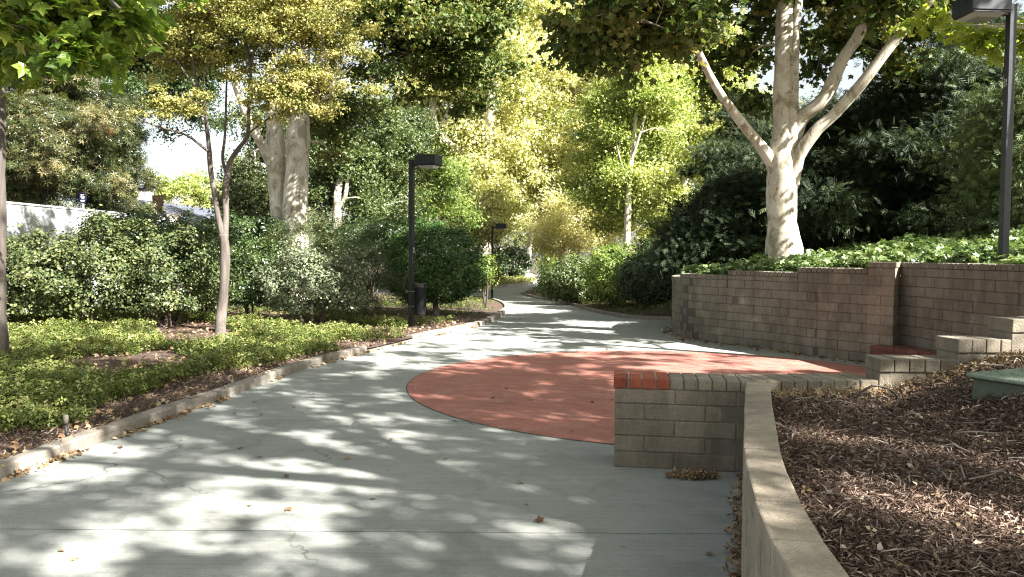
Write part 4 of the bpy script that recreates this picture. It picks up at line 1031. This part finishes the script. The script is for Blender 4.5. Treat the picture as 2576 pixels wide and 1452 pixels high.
bg_tree('sycamore_tree', 1150, 700, 37, [(1210, 540, 40, 90, 75, 1.6, 50, .1), (1190, 470, 41, 110, 60, 2, 26)], 'l_syc', 'shaded olive tree hanging over the distant lamp post', 38, .08, 'b_dark', (1240, 480), tintb=(.55, .25), zb=-.4, **{**kg, 'size': .14})
bg_tree('oak_tree', 850, 600, 36, [(870, 430, 36, 150, 120, 3, 95, .1), (960, 340, 37, 120, 110, 3, 55, .1), (800, 300, 38, 130, 100, 3, 36), (960, 540, 35, 80, 40, 2, 20), (868, 400, 33.4, 60, 50, .8, 14), (850, 600, 33, 60, 30, .8, 8)], 'l_dark', 'dark leafy tree with pale forked trunk right of the double sycamore', 39, .22, 'b_syc', (860, 330),
        [([(849, 525, -3), (866, 500, -3), (872, 470, -3), (880, 420, -2.4)], [.08, .1, .08, .03])], trunk=([(848, 600, -3), (847, 540, -3), (849, 490, -3), (856, 440, -2.4), (860, 340, -1)], [.21, .19, .16, .11, .05]), tintb=(.75, .25), zb=.2, **kg)
bg_tree('oak_tree', 1010, 640, 47, [(980, 480, 47, 90, 60, 3, 30), (1000, 560, 46, 90, 50, 3, 30), (1040, 230, 49, 110, 110, 3, 36)], 'l_syc', 'yellowish tree seen between the near lamp and the dark leafy tree', 40, .22, 'b_pale', (1010, 300), tintb=(.55, .25), **kg)
bg_tree('oak_tree', 640, 640, 30, [(635, 470, 30, 48, 75, 1.6, 34), (620, 560, 30, 60, 40, 1.4, 20), (665, 340, 31, 60, 80, 1.5, 14)], 'l_shrub', 'bushy tree filling the gap left of the double sycamore', 41, .14, 'b_pale', (640, 380), tintb=(.55, .22), zb=.2, **{**kg, 'size': .12})
for k, (X, Y, rx, ry, n) in enumerate([(425, 480, 45, 40, 22), (500, 485, 50, 45, 26), (575, 490, 34, 40, 16)]):
    bg_tree('poplar_tree', X, 620, 62 + k * 2, [(X, Y, 62 + k * 2, rx, ry, 2.5, n)], 'l_green', ['bright sunlit tree left of three beyond the house roof', 'bright sunlit tree, middle of three beyond the house roof', 'bright sunlit tree right of three beyond the house roof'][k], 42 + k, .2, 'b_pale', (X, Y - 30), tintb=(.6, .2), **{**kg, 'group': 'sunlit trees beyond the house', 'size': .22, 'per': 90, 'crad': (.6, 1.1)})
bg_tree('oak_tree', 330, 620, 34, [(300, 130, 34, 260, 90, 4, 70), (400, 130, 33, 130, 100, 2, 50), (480, 210, 34, 70, 40, 1.5, 10), (260, 250, 30, 100, 60, 2, 22), (500, 300, 36, 60, 40, 2, 5)], 'l_dark', 'dark tall tree whose top closes over the sky gap at the left', 46, .3, 'b_dark', (330, 200), tintb=(.5, .25), zb=.2, **kg)

# right-hand dark conifers behind the ivy slope
def conifer(name, X, Yb, d, rows, label, seed, leaf='l_con', size=.24, n=40, tb_=.4, kindl='sprig', per=130, crad=(.35, .75), zb=1.5, group='dark conifers on the slope', top=None, r0=.16):
    envs = [E(a, b_, d + e, rx, ry, dr, q, .25) for a, b_, e, rx, ry, dr, q in rows]
    b0 = P(X, Yb, d); b0.z = zb
    t0 = top or min(r[1] for r in rows)
    return tree(name, b0, [([b0, P(X, (Yb + t0) / 2, d), P(X + 6, t0, d)], [r0, r0 * .7, r0 * .2])], envs, leaf, label, group=group, seed=seed, barkm='b_dark', crad=crad, per=per, size=size, kind=kindl, twigs=.6, tintb=(tb_, .2), flat=.55, up=.35, droop=.15)
conifer('juniper_tree', 1760, 690, 20.5, [(1790, 600, 0, 95, 80, 1.3, 70), (1850, 500, .5, 95, 70, 1.4, 48), (1740, 640, -.3, 60, 50, 1, 26), (1860, 630, -1, 50, 40, .6, 10)], 'rounded dark juniper at the left foot of the big sycamore', 51, zb=1.0)
conifer('juniper_tree', 1890, 600, 31, [(1880, 420, 0, 120, 110, 1.8, 90), (1900, 300, 1, 110, 80, 1.5, 40)], 'dark olive conifer directly behind the big sycamore trunk', 52, tb_=.55)
conifer('cedar_tree', 2160, 600, 19.5, [(2060, 520, -2.6, 70, 22, .5, 9), (2240, 380, -2.2, 80, 26, .5, 10), (2330, 560, -2.4, 90, 16, .5, 7), (2120, 480, 0, 160, 120, 1.6, 120), (2200, 330, .6, 170, 110, 1.7, 90), (2060, 560, -.8, 60, 40, .6, 14), (2200, 580, 0, 200, 45, 1.6, 60)], 'large dark cedar with hanging sprays right of the big sycamore', 53, tb_=.4)
conifer('cedar_tree', 2400, 600, 18, [(2400, 420, 0, 150, 150, 1.6, 120), (2380, 230, .5, 170, 80, 1.6, 60), (2420, 580, 0, 170, 45, 1.4, 50)], 'dark cedar between the big sycamore and the right lamp post', 54, tb_=.35)
conifer('cedar_tree', 2610, 600, 14.5, [(2560, 330, 0, 110, 160, 1.0, 40), (2560, 520, .6, 90, 70, 1.0, 22)], 'feathery grey-green cedar behind the right lamp post', 55, leaf='l_feather', tb_=.6, size=.2)
conifer('cedar_tree', 2480, 600, 24, [(2480, 150, 0, 220, 110, 2, 60)], 'tall cedar top rising behind the right lamp head', 56, tb_=.5)
bg_tree('sycamore_tree', 2760, 600, 10.5, [(2600, 90, 12.3, 90, 60, .5, 12), (2470, 100, 12.6, 70, 26, .4, 7), (2700, -200, 11.5, 300, 110, 1.5, 40), (2330, 40, 12.6, 80, 40, .5, 5)], 'l_maple', 'tree at the right edge whose yellow-green leaves hang around the lamp head', 57, .2, 'b_syc', (2750, -200), zb=1.6, size=.17, kind='star', twigs=.6, crad=(.2, .42), per=24, tintb=(.85, .15), droop=.6, minr=.006)

# shade trees to the right of and behind the viewer
def shade_tree(x, y, h, R_, n, seed, label, per=56, rz=2.0, size=.15, more=()):
    b0 = Vector((x, y, .6)); t = Vector((x + .3, y + .2, h))
    limbs = [([b0, Vector((x, y, h * .35)), Vector((x + .15, y, h * .7)), t], [.26, .22, .14, .06])]
    for a in range(5):
        th = a * 1.26 + seed; e = Vector((x + math.cos(th) * R_ * .7, y + math.sin(th) * R_ * .7, h + .4 + .8 * math.sin(a * 2)))
        limbs.append(([Vector((x, y, h * .5)), Vector((x + math.cos(th) * R_ * .3, y + math.sin(th) * R_ * .3, h * .78)), e], [.08, .05, .02]))
    return tree('sycamore_tree', b0, limbs, [(Vector((x, y, h)), (R_, R_, rz), n, .1)] + list(more), 'l_syc', label, group='sycamore trees', seed=seed, barkm='b_syc', rnd=.5, crad=(.28, .5), per=per, size=size, kind='tri', twigs=.35)
shade_tree(8.8, 3.4, 8.6, 4.8, 430, 61, 'sycamore just outside the frame at the right, shading the path', more=[(Vector((9.3, .3, 8.3)), (1.3, 1.3, .8), 60, .1)])  # extra leaf clump added out of view to shade the low wall face
shade_tree(9.5, -4.0, 8.6, 5.0, 400, 62, 'sycamore behind the viewer at the right, shading the foreground')
shade_tree(5.0, 1.8, 10.3, 5.2, 300, 63, 'sycamore beside the viewer, its crown reaching over the left bed')

# ------------------------------------------------------------------ shrubs and hedges
zl = lambda x, y: float(z_left(np.array([x]), np.array([y]))[0])
zrr = lambda x, y: float(z_right(np.array([x]), np.array([y]))[0])
def SH(X, Y, d, rx, ry, rd, n, leaf, label, seed, zf=zl, **kw):
    c = P(X, Y, d); zb = zf(c.x, c.y)
    return shrub(kw.pop('name', 'shrub'), c, (rx / F * d, rd, ry / F * d), int(n * 3.6), leaf, label, seed=seed, zbase=zb, **kw)
g1 = 'large evergreen shrubs in the left bed'
SH(40, 725, 14.6, 150, 120, 1.2, 5200, 'l_shrub', 'large evergreen shrub at the left edge with glossy rounded leaves', 71, size=.065, group=g1, lump=.3, under=.3, tintb=(.6, .25))
SH(240, 698, 15.2, 150, 137, 1.3, 7000, 'l_shrub', 'large evergreen shrub below the pale wall, yellowish at its top', 72, size=.06, group=g1, lump=.3, under=.3, tintb=(.6, .25))
SH(420, 708, 15.9, 135, 137, 1.3, 7000, 'l_shrub', 'large evergreen shrub left of the slender forked trunk', 73, size=.055, group=g1, lump=.3, under=.3, tintb=(.5, .25))
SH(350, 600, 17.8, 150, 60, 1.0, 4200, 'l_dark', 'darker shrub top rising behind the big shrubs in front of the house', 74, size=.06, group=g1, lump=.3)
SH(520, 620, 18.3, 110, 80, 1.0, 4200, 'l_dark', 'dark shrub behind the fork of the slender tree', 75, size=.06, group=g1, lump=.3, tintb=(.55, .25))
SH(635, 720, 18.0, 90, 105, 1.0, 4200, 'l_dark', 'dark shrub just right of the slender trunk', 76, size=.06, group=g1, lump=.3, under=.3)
SH(785, 730, 16.8, 130, 98, 1.1, 7500, 'l_grey', 'rounded grey-green shrub with pale sunlit leaves in the middle of the left bed', 77, size=.055, group=g1, lump=.3, under=.3, tintb=(.78, .25))  # tint raised, so part of the sunlit look is leaf colour
SH(790, 620, 20.5, 120, 70, 1.0, 5200, 'l_shrub', 'bronze-green shrub at the foot of the double sycamore', 78, size=.07, kind='long', group=g1, lump=.3, tintb=(.65, .25))
SH(910, 670, 20.0, 100, 130, 1.1, 6400, 'l_dark', 'tall dark shrub between the grey-green shrub and the near lamp', 79, size=.075, kind='long', group=g1, lump=.3, tintb=(.5, .25))
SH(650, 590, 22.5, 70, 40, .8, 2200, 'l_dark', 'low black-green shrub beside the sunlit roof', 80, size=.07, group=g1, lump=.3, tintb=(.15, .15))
zb_ = lambda x, y: zl(x, y)
SH(1092, 668, 21.5, 122, 112, 1.4, 9000, 'l_clip', 'dense clipped round dark green shrub on a short trunk behind the near lamp', 81, size=.06, name='round_shrub', group=None, lump=.07, thick=.2, stems=1, tintb=(.5, .3), cr=.24, nl=110, under=.3)
c = P(1098, 730, 21.5)
m_ = MB(); t0 = G(1098, 803, .05); m_.tube([t0, P(1096, 770, 21.3), P(1090, 700, 21.5)], [.09, .07, .05], 10, wob=.1)
rsr = [o for o in bpy.data.objects if o.name.startswith('round_shrub')][0]; m_.build('trunk', M['b_grey'], rsr, smooth=True)
SH(1222, 680, 26, 16, 34, .7, 1200, 'l_green', 'sunlit green shrub edge peeping out right of the round shrub', 82, size=.07, tintb=(.3, .2))
g2 = 'hedges right of the path'
SH(1450, 705, 31, 90, 55, 1.8, 9000, 'l_dark', 'low sunlit hedge at the inner bend of the path', 83, zf=zrr, size=.075, name='hedge', group=g2, lump=.08, tintb=(.8, .25))
SH(1545, 690, 27, 70, 72, 1.6, 8000, 'l_green', 'bright green sunlit hedge below the white-trunked tree', 84, zf=zrr, size=.07, name='hedge', group=g2, lump=.1, tintb=(.25, .2))
SH(1640, 700, 24.5, 80, 88, 1.6, 10000, 'l_dark', 'dense dark hedge at the left end of the block wall', 85, zf=zrr, size=.065, name='hedge', group=g2, lump=.1, tintb=(.35, .2))
SH(1275, 670, 62, 60, 45, 2.5, 3000, 'l_dark', 'dark shrub mass left of the far leaning trunk', 86, zf=lambda x, y: -.2, size=.16, tintb=(.4, .25), cr=.6, nl=8)
SH(1405, 655, 66, 40, 40, 2.5, 2200, 'l_green', 'pale green shrub beyond the farthest lamp post', 87, zf=lambda x, y: -.2, size=.18, tintb=(.5, .25), cr=.6, nl=8)
SH(1150, 690, 52, 120, 50, 2.5, 4000, 'l_dark', 'dark shrub line across the far bend behind the round shrub', 88, zf=lambda x, y: -.2, size=.16, tintb=(.5, .25), cr=.6, nl=8)
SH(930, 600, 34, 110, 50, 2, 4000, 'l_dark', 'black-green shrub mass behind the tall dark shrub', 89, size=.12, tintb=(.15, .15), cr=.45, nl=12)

# rust coloured dead sprig in the dark narrow-leaved tree
rng = np.random.default_rng(9); c = np.array([tuple(P(272, 326, 20.8))]); pos, nrm, idx = cluster_leaves(rng, c, np.array([.22]), 90, .8, .2)
o = link('dead_sprig', leaf_mesh('dead_sprig', pos, nrm, .11 * rng.uniform(.6, 1.2, len(pos)), 'long', rng.random(len(pos)), rng), M['redleaf'])
pod = [q for q in bpy.data.objects if q.name.startswith('podocarpus_tree')][1]; o.parent = pod; o.matrix_parent_inverse = Matrix.Translation(pod.location).inverted()
tag(o, 'rust-red dead foliage')

# ------------------------------------------------------------------ ground cover, ivy, mulch, litter
def scatter(name, poly_or_box, zf, n, size, kind, m, seed, accept, lift=(0, .05), up=1.2, tintb=(.5, .25), kindtag='stuff', clump=0, tilt=.6):
    rng = np.random.default_rng(seed); x0, x1_, y0, y1 = poly_or_box; X, Y = [], []
    tot = 0
    while tot < n:
        k = n * 2; y = y0 + (y1 - y0) * rng.random(k) ** 1.4; x = x0 + (x1_ - x0) * rng.random(k)
        ok = accept(x, y, rng); X.append(x[ok]); Y.append(y[ok]); tot += ok.sum()
        if ok.sum() == 0: break
    X = np.concatenate(X)[:n]; Y = np.concatenate(Y)[:n]
    z = zf(X, Y); h = rng.uniform(lift[0], lift[1], len(X))
    if clump: 
        cl = np.clip(.5 + .5 * np.sin(X * 3.1 + 1.3 * np.sin(Y * 2.3)) * np.sin(Y * 2.9 + 1.1 * np.sin(X * 1.7)) + rng.normal(0, .12, len(X)), 0, 1); h = h * (.35 + 1.1 * cl)
    pos = np.stack([X, Y, z + h], 1); nrm = rng.normal(size=pos.shape) * tilt + np.array([0, 0, up])
    tint = np.clip(rng.normal(tintb[0], tintb[1], len(X)), 0, 1)
    o = link(name, leaf_mesh(name, pos, nrm, size * rng.uniform(.6, 1.4, len(X)), kind, tint, rng), M[m]); o['kind'] = kindtag
    return o
def nse(x, y, s, ph=0):
    return np.sin(x * s + ph + 1.7 * np.sin(y * s * .7 + ph)) * np.sin(y * s * 1.1 + 1.3 * np.sin(x * s * .8 + ph * 2))
lp = left_poly
def acc_left(x, y, rng):
    ins = inside(x, y, lp); d, _ = dist_line(x, y, LCs)
    edge = .6 + .45 * nse(x, y, 1.3) + .16 * np.clip(9 - y, 0, 3)
    bare = nse(x, y, .9, 2) + .35 * nse(x, y, 3.1, 1) > .26
    vis = np.abs(x / np.maximum(y, .5) + 0) < .75
    return ins & (d > edge) & ~(bare) & (rng.random(len(x)) < 1.3 - y / 40) & vis
scatter('ground_cover', (-14, -1, 5.5, 17.5), z_left, 50000, .078, 'trefoil', 'l_cover', 101, acc_left, (.01, .2), clump=1, tintb=(.5, .3), tilt=.85)
scatter('ground_cover', (-14, -1, 5.5, 16), z_left, 2600, .10, 'trefoil', 'l_cover', 106, acc_left, (.10, .24), up=1.0, tintb=(.75, .2), tilt=.5)
scatter('ground_cover', (-13, 0, 15, 36), z_left, 22000, .085, 'trefoil', 'l_cover', 102, acc_left, (.0, .13), clump=1, tintb=(.4, .25))
def acc_right(x, y, rng):
    ins = inside(x, y, right_poly); d, _ = dist_line(x, y, RCs); dw, _ = dist_line(x, y, WALL_C)
    return ins & (d > .25) & (dw > .4)
scatter('ground_cover', (0, 9, 20, 46), z_right, 22000, .09, 'trefoil', 'l_cover', 103, acc_right, (.0, .14), clump=1, tintb=(.35, .22))
scatter('ground_cover', (-9, 2, 44, 62), z_far, 9000, .16, 'trefoil', 'l_cover', 104, lambda x, y, rng: inside(x, y, far_poly), (.02, .3), tintb=(.8, .2))
def acc_ivy(x, y, rng):
    ins = inside(x, y, right_poly); dw, _ = dist_line(x, y, WALL_C)
    return ins & (dw > .12) & (dw < 6.5) & (x / y < .75) & (y < 19)
scatter('ivy', (3.5, 13, 7.5, 19), z_right, 26000, .13, 'star', 'l_ivy', 105, acc_ivy, (.02, .24), clump=1, tintb=(.6, .25), up=1.0)

def acc_m(x, y, rng): return inside(x, y, mulch_poly) & (x / np.maximum(y, .1) < 1.3) & (dist_line(x, y, CWs)[0] > .19) & (y < FWY(x) - .02)
FWY = lambda x: np.interp(x, [p.x for p in FW], [p.y for p in FW])
scatter('bark_mulch', (.9, 5.6, 1.6, 6.2), z_mulch, 125000, .038, 'long', 'l_chip', 111, acc_m, (.0, .03), up=1.4, tintb=(.35, .25), tilt=.8)
scatter('bark_mulch', (.9, 5, 1.9, 6.2), z_mulch, 6000, .032, 'kite', 'l_chip', 112, acc_m, (.005, .035), up=1.6, tintb=(.5, .3), tilt=.6)
scatter('leaf_litter', (.9, 5, 1.9, 6.2), z_mulch, 260, .045, 'trefoil', 'l_dry', 113, acc_m, (.015, .045), up=1.1, tintb=(.55, .3), tilt=.6)
def acc_bank(x, y, rng): return acc_m(x, y, rng) & (y > FWY(x) - .35 * rng.random(len(x)) ** 1.5) & (x > 1.9)
scatter('bark_mulch', (.9, 5.6, 1.6, 6.2), z_mulch, 7000, .06, 'sliver', 'l_chip', 122, acc_m, (.01, .04), up=1.4, tintb=(.75, .25), tilt=.5)
scatter('bark_mulch', (.9, 5, 1.9, 6.2), z_mulch, 260, .11, 'sliver', 'l_chip', 123, acc_m, (.02, .04), up=1.8, tintb=(.9, .15), tilt=.35)
scatter('leaf_litter', (1.9, 4.3, 5.4, 6.2), z_mulch, 900, .045, 'trefoil', 'l_dry', 114, acc_bank, (.01, .07), tintb=(.6, .25), tilt=.9)
def acc_kerbside(x, y, rng):
    d, _ = dist_line(x, y, LCs); return inside(x, y, lp) & (d > .14) & (d < 1.8) & (x / np.maximum(y, .1) > -.72)
scatter('bark_mulch', (-8, -1, 5, 20), z_left, 16000, .055, 'long', 'l_chip', 115, acc_kerbside, (.0, .03), up=1.4, tintb=(.45, .28), tilt=.8)
def acc_soil(x, y, rng): return inside(x, y, lp) & (x / np.maximum(y, .1) > -.72) & (y < 20)
scatter('leaf_litter', (-13, -1, 5.5, 20), z_left, 5200, .06, 'star', 'l_dry', 116, acc_soil, (.01, .06), tintb=(.4, .3), tilt=.7)
def acc_gutter(x, y, rng):
    d, _ = dist_line(x, y, LCs); return ~inside(x, y, lp) & (d < .02 + .1 * rng.random(len(x)) ** 2) & (nse(x, y, 2.2, 3) > .0)
scatter('leaf_litter', (-4.2, -.2, 5.4, 18), lambda x, y: GZ(y), 420, .06, 'star', 'l_dry', 117, acc_gutter, (.006, .03), tintb=(.6, .3), tilt=.8)
def acc_wallfoot(x, y, rng):
    d, _ = dist_line(x, y, WLs); return (d < .5 * rng.random(len(x)) ** 2) & (dist_line(x, y, offset(WLs, .1))[0] > d)
scatter('leaf_litter', (3.2, 6, 12, 18), lambda x, y: GZ(y), 260, .075, 'star', 'l_dry', 118, acc_wallfoot, (.006, .03), tintb=(.35, .3), tilt=.6)
def acc_pile(x, y, rng): return ((x - 1.36) / .2) ** 2 + ((y - 5.84) / .075) ** 2 < rng.random(len(x)) ** .5 * 1.3
scatter('leaf_pile', (1.05, 1.75, 5.6, 6.0), lambda x, y: GZ(y) + np.clip(.022 - .3 * ((x - 1.36) ** 2 + (y - 5.85) ** 2), 0, 1), 260, .05, 'trefoil', 'l_dry', 119, acc_pile, (.004, .02), tintb=(.4, .3), tilt=1.0)
def acc_cwfoot(x, y, rng):
    d, _ = dist_line(x, y, CWs); return (x < np.interp(y, [p.y for p in CWs[::-1]], [p.x for p in CWs[::-1]])) & (d < .09 * rng.random(len(x)) ** 1.5 + .01)
scatter('leaf_litter', (.5, 1.9, 2.2, 5.9), lambda x, y: GZ(y), 420, .045, 'star', 'l_dry', 120, acc_cwfoot, (.003, .03), tintb=(.35, .3), tilt=.9)
scatter('leaf_litter', (-4.5, 5, 2.5, 22), lambda x, y: GZ(y), 150, .055, 'star', 'l_dry', 121, lambda x, y, rng: ~inside(x, y, lp) & (x < np.where(y < 6.6, np.interp(y, [p.y for p in CWs[::-1]], [p.x for p in CWs[::-1]]) - .05, 4.4)) & (rng.random(len(x)) < .5), (.006, .015), tintb=(.3, .3), tilt=.4)
# twigs on the mulch
tw = MB(); Rt = random.Random(8)
for k in range(38):
    x, y = Rt.uniform(1.4, 4.2), Rt.uniform(2.2, 5.8)
    if y > FWY(x) - .1 or x < np.interp(y, [p.y for p in CWs[::-1]], [p.x for p in CWs[::-1]]) + .25: continue
    a = Rt.uniform(0, 3.14); L = Rt.uniform(.1, .32); z = float(z_mulch(np.array([x]), np.array([y]))[0]) + .03
    tw.tube([(x, y, z), (x + math.cos(a) * L / 2, y + math.sin(a) * L / 2, z + Rt.uniform(0, .03)), (x + math.cos(a + .2) * L, y + math.sin(a + .2) * L, z)], [.005, .004, .002], 5, Rt.random())
o = tw.build('twigs', M['curb']); o['kind'] = 'stuff'

# far-off wood closing the view
rng = np.random.default_rng(77); cs = []
for k in range(620):
    x = rng.uniform(-95, 95); y = rng.uniform(78, 100)
    if -30 < x / y * 78 < -22 and False: continue
    gapx = (x / y)
    ztop = 17 if (-.30 < gapx) else 7.2
    if gapx < -.30: ztop = 5.2 + 1.2 * math.sin(x)
    cs.append((x, y, rng.uniform(0, 1) ** .8 * ztop))
cs = np.array(cs); pos, nrm, idx = cluster_leaves(rng, cs, rng.uniform(2, 3.8, len(cs)), 190, .8, .6)
o = link('distant_wood', leaf_mesh('distant_wood', pos, nrm, .42 * rng.uniform(.6, 1.3, len(pos)), 'tri', np.clip(rng.normal(.5, .25, len(pos)), 0, 1), rng), M['l_sycdark']); o['kind'] = 'stuff'
